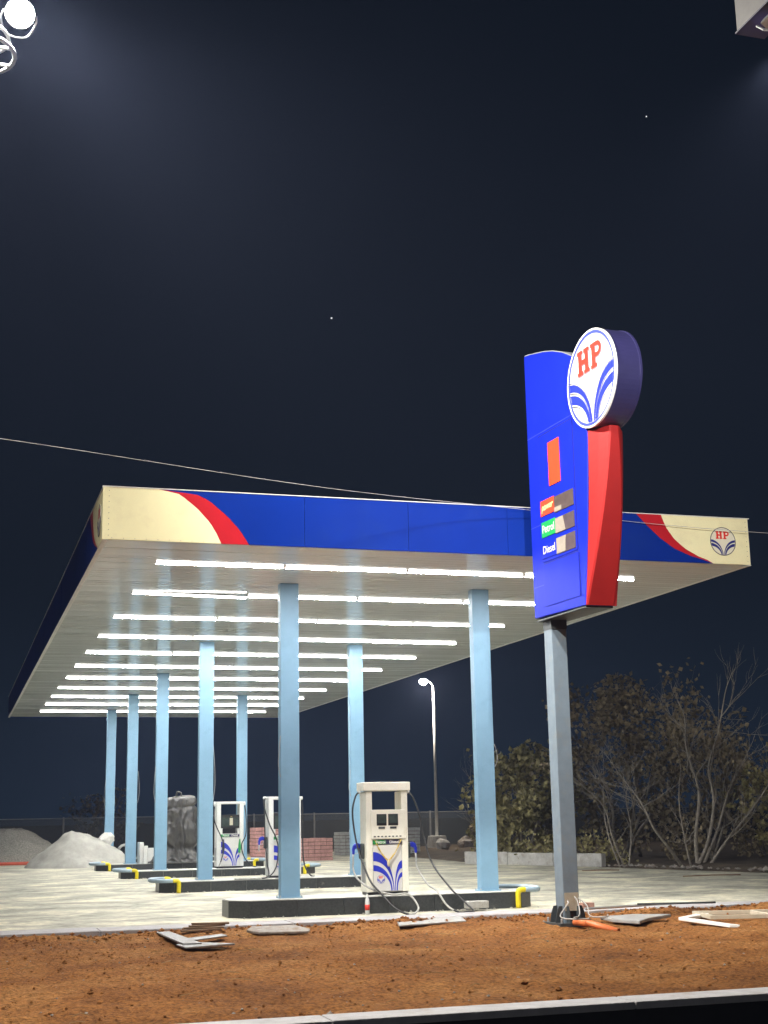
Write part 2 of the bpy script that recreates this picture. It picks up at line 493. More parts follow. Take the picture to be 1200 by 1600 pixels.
# verge of red soil, heaped against the edging
def soil_z(x, y):
    x, y = x / KV, y / KV
    v = Vector((x, y, 0))
    z = -0.045 + 0.05 * noise.fractal(v * 0.55, 1.0, 2.0, 3) + 0.028 * noise.fractal(v * 2.3 + Vector((5, 1, 0)), 1.0, 2.0, 4)
    c = noise.noise(v * 7.5) * 0.5 + noise.noise(v * 15.0) * 0.35
    z += 0.034 * max(0.0, c) + 0.012 * noise.noise(v * 26.0)
    d = max(0.0, 1 - abs(y - 19.75) / 0.75)
    z += d * (0.055 + 0.06 * noise.noise(Vector((x * 0.8, 3.3, 0))) + 0.035 * noise.noise(v * 5.0))
    if y > 20.1:
        z -= (y - 20.1) * 0.45
    if y < 11.3:
        z = z * max(0, (y - 10.9) / 0.4) - 0.012
    if x > 9.5 and y > 17.5:
        z += 0.07 * min(1, (x - 9.5) / 4) * min(1, (y - 17.5) / 1.5)
    return z + DV
mb = MB()
def grid_soil(x0, x1, y0, y1, s):
    nx, ny = int((x1 - x0) / s) + 1, int((y1 - y0) / s) + 1
    vs = [(x0 + i * s, y0 + j * s, soil_z(x0 + i * s, y0 + j * s)) for j in range(ny) for i in range(nx)]
    fs = [(j * nx + i, j * nx + i + 1, (j + 1) * nx + i + 1, (j + 1) * nx + i) for j in range(ny - 1) for i in range(nx - 1)]
    return vs, fs
vs, fs = grid_soil(-2.0, 16.0, 10.9 * KV, 20.7 * KV, 0.055)
so = mb.add(vs, fs).build('soil_verge', M_soil, smooth=True, fix=False)
so['kind'] = 'structure'
for nm, a, b in (('soil_verge', -40.0, -1.9), ('soil_verge', 15.9, 60.0)):
    vs, fs = grid_soil(a, b, 10.9 * KV, 20.7 * KV, 0.3)
    MB().add(vs, fs).build(nm, M_soil, smooth=True, fix=False)['kind'] = 'structure'
# clods and pebbles
def rock(mb, c, r, flat=0.7):
    base = [(0, 0, 1), (0.9, 0, 0.1), (0.28, 0.85, 0.1), (-0.75, 0.5, 0.1), (-0.7, -0.55, 0.1), (0.3, -0.85, 0.1), (0, 0, -0.6)]
    rot = Matrix.Rotation(random.uniform(0, 6.28), 3, 'Z') @ Matrix.Rotation(random.uniform(-0.5, 0.5), 3, 'X')
    vs = []
    for p in base:
        q = rot @ (Vector(p) * r * random.uniform(0.7, 1.25))
        vs.append((c[0] + q.x, c[1] + q.y, c[2] + q.z * flat))
    mb.add(vs, [(0, 1, 2), (0, 2, 3), (0, 3, 4), (0, 4, 5), (0, 5, 1), (6, 2, 1), (6, 3, 2), (6, 4, 3), (6, 5, 4), (6, 1, 5)])
mbA, mbB = MB(), MB()
for i in range(5000):
    x, y = random.uniform(-1, 15), random.uniform(11.8, 21.2)
    r = 0.006 + 0.020 * random.random() ** 3
    if random.random() < 0.04:
        r *= 2.0
    rock(mbA if random.random() < 0.9 else mbB, (x, y, soil_z(x, y) + r * 0.2), r)
for i in range(900):     # thicker crumbs along the edging
    x, y = random.uniform(-1, 15), random.gauss(20.9, 0.28)
    r = 0.012 + 0.04 * random.random() ** 2
    if y < 21.6:
        rock(mbA, (x, y, soil_z(x, y) + r * 0.3), r)
mbA.build('soil_clods', M_soil)['kind'] = 'stuff'
mbB.build('pebbles', M_stone)['kind'] = 'stuff'
# dry grass stalks and twigs lying in the soil
mb = MB()
for i in range(70):
    x, y = random.uniform(0, 13), random.uniform(12.0, 20.5)
    a = random.uniform(0, 6.28); L = random.uniform(0.08, 0.35)
    z = soil_z(x, y) + 0.03
    mb.tube([(x, y, z), (x + math.cos(a) * L * .5, y + math.sin(a) * L * .5, z + random.uniform(0, .03)), (x + math.cos(a) * L, y + math.sin(a) * L, z)], 0.003, 4)
mb.build('dry_stalks', mat('straw', (0.36, 0.24, 0.12), 0.9))['kind'] = 'stuff'

# concrete edging along the forecourt, laid in lengths
x = -30.0
edge_root = empty('concrete_edging', (0, 21.25, -0.08)); tag(edge_root, kind='structure')
while x < 32:
    L = random.uniform(2.2, 3.4)
    dz = random.uniform(-0.006, 0.006)
    dy = random.uniform(-0.025, 0.025)
    MB().box(x, x + L - 0.012, 20.22 - 20.2 + dy, 20.95 - 20.2 + random.uniform(-.04, .04), -0.12, 0.035 + dz).build('edging_length', M_edge, edge_root, bevel=0.015)
    x += L

# low front wall on the road side
wall = empty('front_wall', (0, 11.16, -0.53))
tag(wall, 'low black faced wall with pale concrete cap along the road', 'wall')
x = -30.0
while x < 32:
    L = random.uniform(2.6, 3.6)
    MB().box(x, x + L - 0.006, -0.02, 0.36, 0.40, 0.462 + random.uniform(-.004, .004)).build('cap_stone', M_walltop, wall, bevel=0.012)
    x += L
MB().box(-30, 32, 0.03, 0.30, 0.0, 0.398).build('wall_face', M_wallface, wall)

# ================================================================== CANOPY
X0, Y0, CW, CL, CH, FA = 1.951, 20.184, 10.85, 35.85, 5.574, 0.7945
X1, Y1, CT = X0 + CW, Y0 + CL, CH + FA
COLX = (5.532, 9.137)
COLY = (23.55, 31.9, 39.0, 45.7, 52.2)
canopy = empty('fuel_canopy', (X0 + CW / 2, Y0 + CL / 2, 0))
tag(canopy, 'long flat filling station canopy with blue, red and cream fascia on pale blue columns', 'canopy')
CO = Vector(canopy.location)
def off(x, y, z):
    return (x - CO.x, y - CO.y, z - CO.z)
# roof
MB().box(X0 + 0.03 - CO.x, X1 - 0.03 - CO.x, Y0 + 0.03 - CO.y, Y1 - 0.03 - CO.y, CH + 0.09, CT - 0.12).build('roof_deck', M_roof, canopy)
# soffit: long narrow sheets running across
PW = 0.2
n_pl = int((CL - 0.06) / PW)
pm = MB()
hw = PW / 2 - 0.003
prof = [(-hw, 0.012), (-hw, 0.0), (hw, 0.0), (hw, 0.012)]
pm.prism([(-hw, 0.014), (-hw + 0.003, 0.0), (hw - 0.003, 0.0), (hw, 0.014)], -CW / 2 + 0.02, CW / 2 - 0.02, lambda a, b, d: (d, a, b))
first = pm.build('soffit_plank', M_soffit, canopy)
for i in range(n_pl):
    o = first if i == 0 else first.copy()
    if i:
        col.objects.link(o)
        o.parent = canopy
    o.location = off(X0 + CW / 2, Y0 + 0.03 + PW * (i + 0.5), CH + random.uniform(0, 0.0025))
    o.rotation_euler = (random.gauss(0, 0.008), random.gauss(0, 0.0003), 0)
MB().box(-CW / 2 + 0.03, CW / 2 - 0.03, -CL / 2 + 0.03, CL / 2 - 0.03, CH + 0.03, CH + 0.07).build('soffit_backing', M_soffit_back, canopy)

# fascia. u runs left to right along a face, z up from soffit
TH = 0.014
def lerp_curve(pts, z):
    for (xa, za), (xb, zb) in zip(pts, pts[1:]):
        if za >= z >= zb:
            t = (za - z) / (za - zb) if za > zb else 0
            return xa + (xb - xa) * t
    return pts[-1][0] if z < pts[-1][1] else pts[0][0]
NB = 14
# left end design (distance from left corner) and right end design (distance from right corner), as (d, z) with z 0..1 of fascia height
Lc = [(p[0], p[1]) for p in ((0.80, 1.0), (0.98, 0.985), (1.09, 0.94), (1.21, 0.84), (1.40, 0.645), (1.58, 0.40), (1.68, 0.20), (1.755, 0.0))]
Lr = [(0.80, 1.0), (1.31, 0.955), (1.45, 0.905), (1.60, 0.79), (1.85, 0.53), (2.04, 0.27), (2.18, 0.0)]
Rc = [(1.65, 1.0), (1.57, 0.735), (1.44, 0.51), (1.25, 0.305), (1.00, 0.145), (0.73, 0.03), (0.72, 0.0)]
Rr = [(2.11, 1.0), (1.92, 0.755), (1.70, 0.51), (1.44, 0.29), (1.12, 0.135), (0.74, 0.025), (0.72, 0.0)]
def fascia(fn, W, left_design, right_design, logo):
    """fn(u, z, d): u along the face from its left, d outwards"""
    g = lambda u, v, d: fn(u, CH + v * FA, d)
    zs = [1 - i / NB for i in range(NB + 1)]
    ua, ub = 0.0, W
    lo_blue = [(0.0, z) for z in (1.0, 0.0)]
    if left_design:
        c = [(lerp_curve(Lc, z), z) for z in zs]
        r = [(lerp_curve(Lr, z), z) for z in zs]
        MB().prism([(0.0, 0.0), (0.0, 1.0)] + [(max(u - 0.002, 0.0), z) for u, z in c], 0, TH, g).build('cream_panel', M_cream, canopy)
        MB().prism([(u + 0.001, z) for u, z in c] + [(u - 0.001, z) for u, z in reversed(r[1:])], 0, TH + 0.001, g).build('red_swoosh', M_fred, canopy)
        end = 3.05
        MB().prism([(u + 0.002, z) for u, z in r] + [(end - 0.003, 0.0), (end - 0.003, 1.0)], 0, TH, g).build('blue_panel', M_blue, canopy)
        ua = end
    if right_design:
        c = [(W - lerp_curve(Rc, z), z) for z in zs]
        r = [(W - lerp_curve(Rr, z), z) for z in zs]
        MB().prism([(W, 1.0), (W, 0.0)] + [(u + 0.002, z) for u, z in reversed(c)], 0, TH, g).build('cream_panel', M_cream, canopy)
        MB().prism([(u + 0.001, z) for u, z in r[:-1]] + [(c[-1][0] - 0.001, 0.0)] + [(u - 0.001, z) for u, z in reversed(c[:-1])], 0, TH + 0.001, g).build('red_swoosh', M_fred, canopy)
        start = W - 2.75
        MB().prism([(start + 0.003, 1.0)] + [(u - 0.002, z) for u, z in r] + [(start + 0.003, 0.0)], 0, TH, g).build('blue_panel', M_blue, canopy)
        ub = start
    n = max(1, round((ub - ua) / 1.83))
    for i in range(n):
        a, b = ua + (ub - ua) * i / n, ua + (ub - ua) * (i + 1) / n
        w = random.uniform(-0.0015, 0.0015)
        MB().prism([(a + 0.003, 0.0), (b - 0.003, 0.0), (b - 0.003, 1.0), (a + 0.003, 1.0)], 0, TH + w, g).build('blue_panel', M_blue, canopy)
    if logo:
        cu, cz = W - 0.505, 0.486
        emblem(lambda x, y, d: g(cu + x, cz + y / FA, TH + d), 0.245, canopy, thick=0.003, ring_w=0.05, ring_mat=M_navy, disc_mat=mat('emblem ivory', (0.80, 0.76, 0.60), 0.45, var=0.03), stripe_mat=mat('emblem navy', (0.02, 0.025, 0.20), 0.45))
fascia(lambda u, z, d: off(X0 + u, Y0 - d, z), CW, True, True, True)
fascia(lambda u, z, d: off(X0 - d, Y1 - u, z), CL, False, True, True)
fascia(lambda u, z, d: off(X1 + d, Y0 + u, z), CL, False, False, False)
fascia(lambda u, z, d: off(X1 - u, Y1 + d, z), CW, False, False, False)
# thin metal trims: top edges and soffit edges
for nm, a in (('edge_trim', (X0 - 0.03, X1 + 0.03, Y0 - 0.022, Y0 + 0.05)), ('edge_trim', (X0 - 0.022, X0 + 0.05, Y0 + 0.052, Y1 + 0.02)), ('edge_trim', (X1 - 0.05, X1 + 0.022, Y0 + 0.052, Y1 + 0.02)), ('edge_trim', (X0 + 0.052, X1 - 0.052, Y1 - 0.05, Y1 + 0.022))):
    MB().box(a[0] - CO.x, a[1] - CO.x, a[2] - CO.y, a[3] - CO.y, CT + 0.002, CT + 0.014).build(nm, M_batten, canopy)
# corner cover on front left, rivets
MB().box(X0 - 0.021 - CO.x, X0 + 0.035 - CO.x, Y0 - 0.021 - CO.y, Y0 - 0.0145 - CO.y, CH - 0.004, CT - 0.002).build('corner_strip', M_cream, canopy)
# pale border under the soffit edge
for a in ((X0 - 0.012, X0 + 0.06, Y0 - 0.01, Y1), (X1 - 0.06, X1 + 0.012, Y0 - 0.01, Y1)):
    MB().box(a[0] - CO.x, a[1] - CO.x, a[2] - CO.y, a[3] - CO.y, CH - 0.012, CH - 0.002).build('soffit_border', M_batten, canopy)
# fixings along the cream ends
for k in range(9):
    for (xx, zz) in ((X0 + 0.07, CH + 0.06 + k * 0.085), (X0 + 0.12 + k * 0.17, CH + 0.022), (X1 - 0.05, CH + 0.06 + k * 0.085)):
        MB().lathe([(0.006, -0.004), (0.006, 0.0), (0.003, 0.004)], off(xx, Y0 - TH - 0.002, zz), 6).build('fixing', M_poled, canopy)
# columns
cm = MB().box(-0.165, 0.165, -0.10, 0.10, 0.20, CH - 0.003)
cfirst = cm.build('column', M_col, canopy, bevel=0.008)
pfirst = MB().box(-0.20, 0.20, -0.14, 0.14, 0.200, 0.216).build('base_plate', M_col, cfirst, bevel=0.003)
bfirst = []
for bx in (-0.182, 0.182):
    for by in (-0.12, 0.12):
        bfirst.append(MB().lathe([(0.014, 0.2165), (0.014, 0.235), (0.008, 0.245)], (bx, by, 0), 6).build('anchor_bolt', M_steel, cfirst))
for i, y in enumerate(COLY):
    for j, x in enumerate(COLX):
        if i == 0 and j == 0:
            c = cfirst
        else:
            c = cfirst.copy(); col.objects.link(c); c.parent = canopy
            for pp in [pfirst] + bfirst:
                q = pp.copy(); col.objects.link(q); q.parent = c
        c.location = (x - CO.x, y - CO.y, 0)
# loose wires on the columns
for (x, y, z0, z1, sg) in ((5.53, 31.9, 1.9, 3.2, 1), (5.53, 23.5, 2.2, 2.9, -1), (9.137, 23.5, 2.35, 2.75, 1), (5.53, 39.0, 2.0, 3.0, -1), (5.53, 45.5, 2.1, 3.1, 1), (5.53, 52.2, 2.0, 3.0, -1), (9.137, 31.9, 2.0, 2.6, -1)):
    pts = [(x + sg * 0.168, y - 0.06, z0), (x + sg * 0.21, y - 0.07, z0 + (z1 - z0) * .3), (x + sg * 0.195, y - 0.08, z0 + (z1 - z0) * .7), (x + sg * 0.168, y - 0.06, z1)]
    MB().tube([off(*p) for p in smooth_path(pts, 4)], 0.006, 5).build('loose_wire', M_cable, canopy)

# ---- tube lights: eleven rows of four
ORD = ['front', 'second', 'third', 'fourth', 'fifth', 'sixth', 'seventh', 'eighth', 'ninth', 'tenth', 'rearmost']
POS = ['leftmost', 'second from left', 'third from left', 'rightmost']
TX0, TX1 = 2.94, 11.46
SEG = (TX1 - TX0) / 4
tb = MB().prism([(-0.026, -0.004), (-0.026, -0.024), (-0.022, -0.030), (0.022, -0.030), (0.026, -0.024), (0.026, -0.004)], -SEG / 2 + 0.022, SEG / 2 - 0.022, lambda a, b, d: (d, a, b))
bt = MB().box(-SEG / 2 + 0.006, SEG / 2 - 0.006, -0.045, 0.045, -0.0035, 0.010)
ec = MB().box(-0.009, 0.009, -0.038, 0.038, -0.028, -0.0036)
tmesh = bmesh_b = None
protoT = None
for i in range(11):
    y = 21.85 + 3.08 * i
    for j in range(4):
        root = empty('tube_light', (TX0 + SEG * (j + 0.5), y + random.uniform(-.03, .03), CH), random.gauss(0, 0.003))
        if i == 1 and j == 0:
            root.rotation_euler = (0, R(0.8), 0); root.location.z -= 0.014
        tag(root, 'glowing white tube light, %s in the %s row under the canopy' % (POS[j], ORD[i]), 'tube light', 'tube lights under the canopy')
        if protoT is None:
            protoT = (bt.build('batten', M_batten, root), tb.build('tube', M_tubeside, root, smooth=False), ec.build('end_cap', M_batten, root))
            protoT[1].data.materials.append(M_tube)
            for pf in protoT[1].data.polygons:
                pf.material_index = 1 if pf.normal.z < -0.95 else 0
            protoT[2].location.x = -SEG / 2 + 0.012
            q = protoT[2].copy(); col.objects.link(q); q.parent = root; q.location.x = SEG / 2 - 0.012
        else:
            for k, p in enumerate(protoT):
                q = p.copy(); col.objects.link(q); q.parent = root
            q = protoT[2].copy(); col.objects.link(q); q.parent = root; q.location.x = SEG / 2 - 0.012

# ================================================================== ISLANDS
ICX, IHX, IHY = 7.15, 2.70, 0.58
def island(idx, y, label):
    root = empty('pump_island', (ICX, y, 0))
    zb = gz(y - 0.6) - 0.01
    tag(root, label, 'island', 'kerbed pump islands')
    hx, hy, c, h = IHX, IHY, 0.30, 0.2
    def out(e):
        a, b = hx + e, hy + e
        return [(-a, -b + c), (-a + c, -b), (a - c, -b), (a, -b + c), (a, b - c), (a - c, b), (-a + c, b), (-a, b - c)]
    MB().prism(out(-0.03), zb, h - 0.012, lambda x, yy, d: (x, yy, d)).build('core', M_concrete, root)
    MB().prism(out(-0.012), h - 0.0115, h, lambda x, yy, d: (x, yy, d)).build('top_slab', M_islandtop, root, bevel=0.004)
    # facing tiles
    P = out(0.0)
    for (xa, ya), (xb, yb) in zip(P, P[1:] + P[:1]):
        a, b = Vector((xa, ya, 0)), Vector((xb, yb, 0))
        L = (b - a).length
        n = max(1, round(L / 0.8))
        d = (b - a) / L
        nrm = Vector((-d.y, d.x, 0)) * -1
        for k in range(n):
            p0, p1 = a + d * (L * k / n + 0.003), a + d * (L * (k + 1) / n - 0.003)
            w = random.uniform(-0.003, 0.003)
            q = [p0 + nrm * w, p1 + nrm * w, p1 - nrm * 0.02, p0 - nrm * 0.02]
            MB().prism([(v.x, v.y) for v in q], zb + 0.012, h - 0.014 + random.uniform(-.003, .0), lambda x, yy, dd: (x, yy, dd)).build('face_tile', M_tile, root)
    # crumbs of mortar along the foot
    mbx = MB()
    for k in range(90):
        x = random.uniform(-hx, hx); r = 0.008 + 0.03 * random.random() ** 2
        rock(mbx, (x, -hy - abs(random.gauss(0, 0.05)) - 0.01, zb + 0.01 + r * 0.3), r, 0.6)
    mbx.build('mortar_crumbs', M_sand, root)['kind'] = 'stuff'
    return root
ILAB = ['front dark granite faced pump island nearest the soil verge, carrying the cream dispenser',
        'second dark granite faced pump island, behind the front one',
        'third dark granite faced pump island, carrying the white dispenser with black display',
        'fourth dark granite faced pump island, carrying the tarpaulin covered dispenser',
        'rearmost dark granite faced pump island, behind all the others']
ISY = (23.62, 31.75, 39.05, 45.85, 52.4)
for i in range(5):
    island(i, ISY[i], ILAB[i])
# pipe guards at island ends
def guard(i, side, label):
    s = side
    xe = ICX + s * IHX
    root = empty('pipe_guard', (xe, ISY[i], 0))
    tag(root, label, 'pipe guard', 'bent pipe guards at island ends')
    pts = []
    z = 0.225
    w = IHY + 0.06
    zg = gz(ISY[i] - w) - 0.01
    for a in range(-90, 91, 15):
        pts.append((s * (-0.14 + 0.30 * math.cos(R(a))), w * math.sin(R(a)), z))
    pts = [(s * -0.26, -w, z)] + pts + [(s * -0.26, w, z)]
    MB().tube(smooth_path(pts, 2), 0.045, 10).build('hoop', M_pipeblue, root, smooth=True)
    for yy in (-1.0, 1.0):
        q = [(s * -0.25, yy * w, z + 0.002), (s * -0.33, yy * w, z), (s * -0.38, yy * w, z - 0.045), (s * -0.38, yy * w, zg)]
        MB().tube(smooth_path(q, 4), 0.047, 10).build('leg', M_yellow, root, smooth=True)
for i, s, t in ((0, 1, 'grey hoop with yellow legs on the right end of the front island'),
                (1, -1, 'pale blue hoop with yellow legs on the left end of the second island'),
                (2, -1, 'pale blue hoop with yellow legs on the left end of the third island'),
                (3, -1, 'pale blue hoop with yellow legs on the left end of the fourth island'),
                (2, 1, 'hoop with yellow legs on the right end of the third island'),
                (3, 1, 'hoop with yellow legs on the right end of the fourth island')):
    guard(i, s, t)

# ================================================================== DISPENSERS
def curved_bands(fn, w, h, parent, z0):
    """the two pairs of blue leaf stripes on a panel of width w, height h; apex at 0.72 of width"""
    ax = 0.72
    def arc(cx_end, y_end, apex, inset):
        pts = []
        for k in range(17):
            t = 0.5 * math.pi * k / 16
            pts.append((cx_end + (apex - cx_end) * math.sin(t), y_end * math.cos(t) + 0.0))
        return pts
    for (xe, ya, yb, pa, pb) in ((0.0, 0.86, 0.66, 0.715, 0.69), (0.0, 0.57, 0.44, 0.655, 0.61)):
        A, B = arc(xe, ya, pa, 0), arc(xe, yb, pb, 0)
        vs, fs = [], []
        for p, q in zip(A, B):
            vs += [fn(p[0] * w, p[1] * h, z0), fn(q[0] * w, q[1] * h, z0)]
        fs = [(2 * k, 2 * k + 1, 2 * k + 3, 2 * k + 2) for k in range(16)]
        MB().add(vs, fs).build('leaf_stripe', M_lblue, parent)
    for (ya, yb, pa, pb) in ((0.66, 0.49, 0.735, 0.76), (0.40, 0.30, 0.795, 0.835)):
        vs = []
        for k in range(17):
            t = 0.5 * math.pi * k / 16
            for y_end, apex in ((ya, pa), (yb, pb)):
                x = 1.0 + (apex - 1.0) * math.sin(t) * 1.0
                vs.append(fn(x * w, y_end * math.cos(t) * h, z0))
        MB().add(vs, [(2 * k, 2 * k + 1, 2 * k + 3, 2 * k + 2) for k in range(16)]).build('leaf_stripe', M_lblue, parent)

def hose(root, pts, swivel, dusty_from=0.7):
    P = smooth_path(pts, 8)
    n = int(len(P) * dusty_from)
    h = MB().tube(P[:n + 1], 0.016, 8).build('hose', M_rubber, root, smooth=True)
    MB().tube(P[n:], 0.0165, 8).build('dusty_hose_end', M_hose, h, smooth=True)
    a, b = Vector(pts[0]), Vector(pts[1])
    MB().tube([a + (a - b) * 0.02, a + (b - a) * 0.12, a + (b - a) * 0.24], [0.03, 0.034, 0.02], 10).build('swivel', M_white, h, smooth=True)
def nozzle(root, s, y, z, body):
    """fuel nozzle hung in a side boot"""
    bt_ = MB().box(s * 0.385, s * 0.455, y - 0.07, y + 0.07, z - 0.20, z + 0.06).build('nozzle_boot', M_poled, root, bevel=0.015)
    b = MB().prism([(0.0, 0.03), (0.09, 0.075), (0.16, 0.05), (0.19, -0.03), (0.185, -0.12), (0.15, -0.12), (0.14, -0.03), (0.07, -0.01), (0.0, -0.05)], -0.028, 0.028,
                   lambda a, zz, d: (s * (0.40 + a), y + d, z + zz)).build('nozzle', body, root, bevel=0.012)
    MB().tube([(s * 0.565, y, z - 0.11), (s * 0.575, y, z - 0.2), (s * 0.57, y, z - 0.26)], [0.02, 0.018, 0.016], 8).build('nozzle_guard', M_steel, b, smooth=True)
    MB().tube(smooth_path([(s * 0.46, y, z - 0.03), (s * 0.49, y, z - 0.10), (s * 0.54, y, z - 0.11)], 4), 0.007, 6).build('trigger', M_steel, b)
def dispenser(name, x, y, z, rz, body, style, label):
    root = empty(name, (x, y, z), rz)
    tag(root, label, 'fuel dispenser', 'fuel dispensers on the islands')
    W, D, H = 0.76, 0.38, 1.90
    w = W / 2
    MB().box(-w + 0.02, w - 0.02, -D / 2 + 0.02, D / 2 - 0.02, 0.0, 0.045).build('plinth', M_black, root)
    for s in (-1, 1):
        p = MB().box(min(s * w, s * (w - 0.115)), max(s * w, s * (w - 0.115)), -D / 2, D / 2, 0.045, H - 0.16).build('side_post', body, root, bevel=0.012)
        MB().box(min(s * (w - 0.004), s * (w + 0.004)), max(s * (w - 0.004), s * (w + 0.004)), -0.12, 0.12, 0.2, 0.55).build('vent_grille', M_steel, p)
    if style == 'cream':
        MB().box(-w - 0.05, w + 0.05, -D / 2 - 0.025, D / 2 + 0.025, H - 0.15, H).build('top_cap', body, root, bevel=0.014)
    else:
        MB().box(-w, w, -D / 2, D / 2, H - 0.16, H - 0.09).build('top_cap', body, root, bevel=0.012)
    iw = w - 0.117
    # cabinet between the posts
    MB().box(-iw, iw, -D / 2 + 0.03, D / 2 - 0.03, 0.046, 0.93).build('cabinet', M_white, root)
    fy = -D / 2 + 0.012
    if style == 'cream':
        dp = MB().box(-iw - 0.035, iw + 0.075, -D / 2 - 0.022, D / 2 - 0.04, 0.93, 1.43).build('display_panel', body, root, bevel=0.012)
        for sx in (-0.105, 0.105):
            MB().box(sx - 0.09, sx + 0.09, -D / 2 - 0.030, -D / 2 - 0.018, 1.16, 1.355).build('screen_bezel', M_black, dp, bevel=0.006)
            MB().box(sx - 0.075, sx + 0.075, -D / 2 - 0.034, -D / 2 - 0.028, 1.20, 1.345).build('screen', M_screen, dp)
            MB().box(sx - 0.058, sx + 0.058, -D / 2 - 0.030, -D / 2 - 0.018, 1.105, 1.14).build('keypad', M_poled, dp, bevel=0.004)
        for k in range(8):
            xx = -iw + 0.03 + (2 * iw - 0.06) * k / 7
            MB().box(xx - 0.017, xx + 0.017, -D / 2 - 0.026, -D / 2 - 0.021, 0.965, 0.985).build('maker_mark', M_poled, dp)
    else:
        dp = MB().box(-iw, iw, -D / 2 + 0.02, D / 2 - 0.04, 1.08, 1.45).build('display_panel', M_black, root, bevel=0.008)
        MB().box(-iw + 0.03, -0.03, -D / 2 + 0.012, -D / 2 + 0.019, 1.13, 1.37).build('screen', M_screen, dp)
        MB().box(-0.015, 0.075, -D / 2 + 0.012, -D / 2 + 0.019, 1.16, 1.36).build('keypad', mat('keypad ivory', (0.55, 0.52, 0.40), 0.5), dp)
        MB().lathe([(0.026, -0.006), (0.026, 0.006)], (0.03, -D / 2 + 0.012, 1.40), 12).build('indicator', mat('indicator amber', (0.7, 0.45, 0.08), 0.4), dp)
        MB().box(0.11, iw - 0.03, -D / 2 + 0.012, -D / 2 + 0.019, 1.14, 1.37).build('screen', M_screen, dp)
        MB().box(-iw, -iw + 0.05, -D / 2 + 0.04, D / 2 - 0.06, 0.93, 1.08).build('bracket', body, root)
        MB().box(iw - 0.05, iw, -D / 2 + 0.04, D / 2 - 0.06, 0.93, 1.08).build('bracket', body, root)
    # strip with fuel names
    st = MB().box(-iw + 0.004, iw - 0.004, fy - 0.012, fy + 0.02, 0.845, 0.915).build('fuel_name_strip', M_navy, root)
    half = MB().box(-iw + 0.006, -0.03, fy - 0.0155, fy - 0.0125, 0.848, 0.912).build('green_half', M_green, st)
    text_mesh('lettering', 'Petrol', 0.075, M_lwhite, lambda a, b, d: (-0.125 + a, fy - 0.0185, 0.880 + b), st, 0.95, bold=0.002)
    text_mesh('lettering', 'Diesel', 0.075, M_lwhite, lambda a, b, d: (0.125 + a, fy - 0.0155, 0.880 + b), st, 0.95, bold=0.002)
    # lower door panel with leaf stripes
    pw, ph = 2 * iw - 0.008, 0.77
    lp = MB().box(-pw / 2, pw / 2, fy - 0.006, fy + 0.02, 0.06, 0.06 + ph).build('door_panel', M_lwhite, root, bevel=0.003)
    curved_bands(lambda a, b, d: (-pw / 2 + a, fy - 0.0095, 0.063 + b), pw, ph - 0.01, lp, 0)
    emblem(lambda a, b, d: (-pw / 2 + 0.135 + a, fy - 0.0068 - d, 0.26 + b), 0.072, lp, thick=0.0012, ring_w=0.06, ring_mat=M_lblue, seg=24)
    return root

d1 = dispenser('fuel_dispenser', 7.25, 23.62, 0.2, R(0), M_dcream, 'cream', 'cream fuel dispenser with marigold garland and wide top cap on the front island')
nozzle(d1, -1, -0.02, 0.80, M_lblue); nozzle(d1, 1, -0.02, 0.80, M_lblue)
hose(d1, [(-0.44, -0.02, 1.74), (-0.52, -0.04, 1.66), (-0.59, -0.08, 1.40), (-0.56, -0.12, 1.0), (-0.50, -0.22, 0.65), (-0.41, -0.5, 0.25), (-0.30, -0.72, 0.06), (-0.17, -0.95, -0.14), (-0.02, -1.15, -0.255), (0.14, -1.2, -0.255), (0.25, -1.05, -0.16), (0.16, -0.8, 0.03), (-0.1, -0.7, 0.03), (-0.38, -0.42, 0.12), (-0.55, -0.2, 0.28), (-0.58, -0.04, 0.44), (-0.57, -0.02, 0.55)], True, 0.52)
hose(d1, [(0.44, -0.02, 1.74), (0.53, -0.04, 1.64), (0.62, -0.10, 1.35), (0.68, -0.16, 0.95), (0.76, -0.35, 0.5), (0.92, -0.75, 0.12), (1.06, -0.9, -0.06), (1.2, -1.12, -0.255), (1.10, -1.2, -0.262), (0.9, -1.2, -0.262), (0.76, -1.05, -0.16), (0.68, -0.8, 0.06), (0.63, -0.5, 0.15), (0.61, -0.2, 0.3), (0.58, -0.04, 0.44), (0.57, -0.02, 0.55)], True, 0.62)
gl = empty('marigold_garland', (7.25, 23.405, 1.13))
tag(gl, 'limp yellow marigold garland hanging in a V on the cream dispenser', 'garland')
mbg = MB()
for (ax, az, bx, bz) in ((-0.235, -0.02, -0.005, -0.36), (0.235, -0.02, 0.01, -0.36)):
    for k in range(22):
        t = k / 21
        x, z = ax + (bx - ax) * t, az + (bz - az) * t - 0.045 * math.sin(math.pi * t)
        r = 0.012 + random.uniform(-0.003, 0.004)
        mbg.lathe([(r * 0.4, -r), (r, -r * 0.3), (r, r * 0.4), (r * 0.4, r)], (x, -0.008 + random.uniform(-.006, .004), z), 7)
mbg.build('flower_string', M_garland, gl)
mbg = MB()
mbg.lathe([(0.012, -0.07), (0.026, -0.03), (0.024, 0.02), (0.008, 0.04)], (0.002, -0.012, -0.39), 10)
mbg.build('tassel', mat('tassel', (0.72, 0.62, 0.36), 0.8, var=0.2, scale=40), gl)

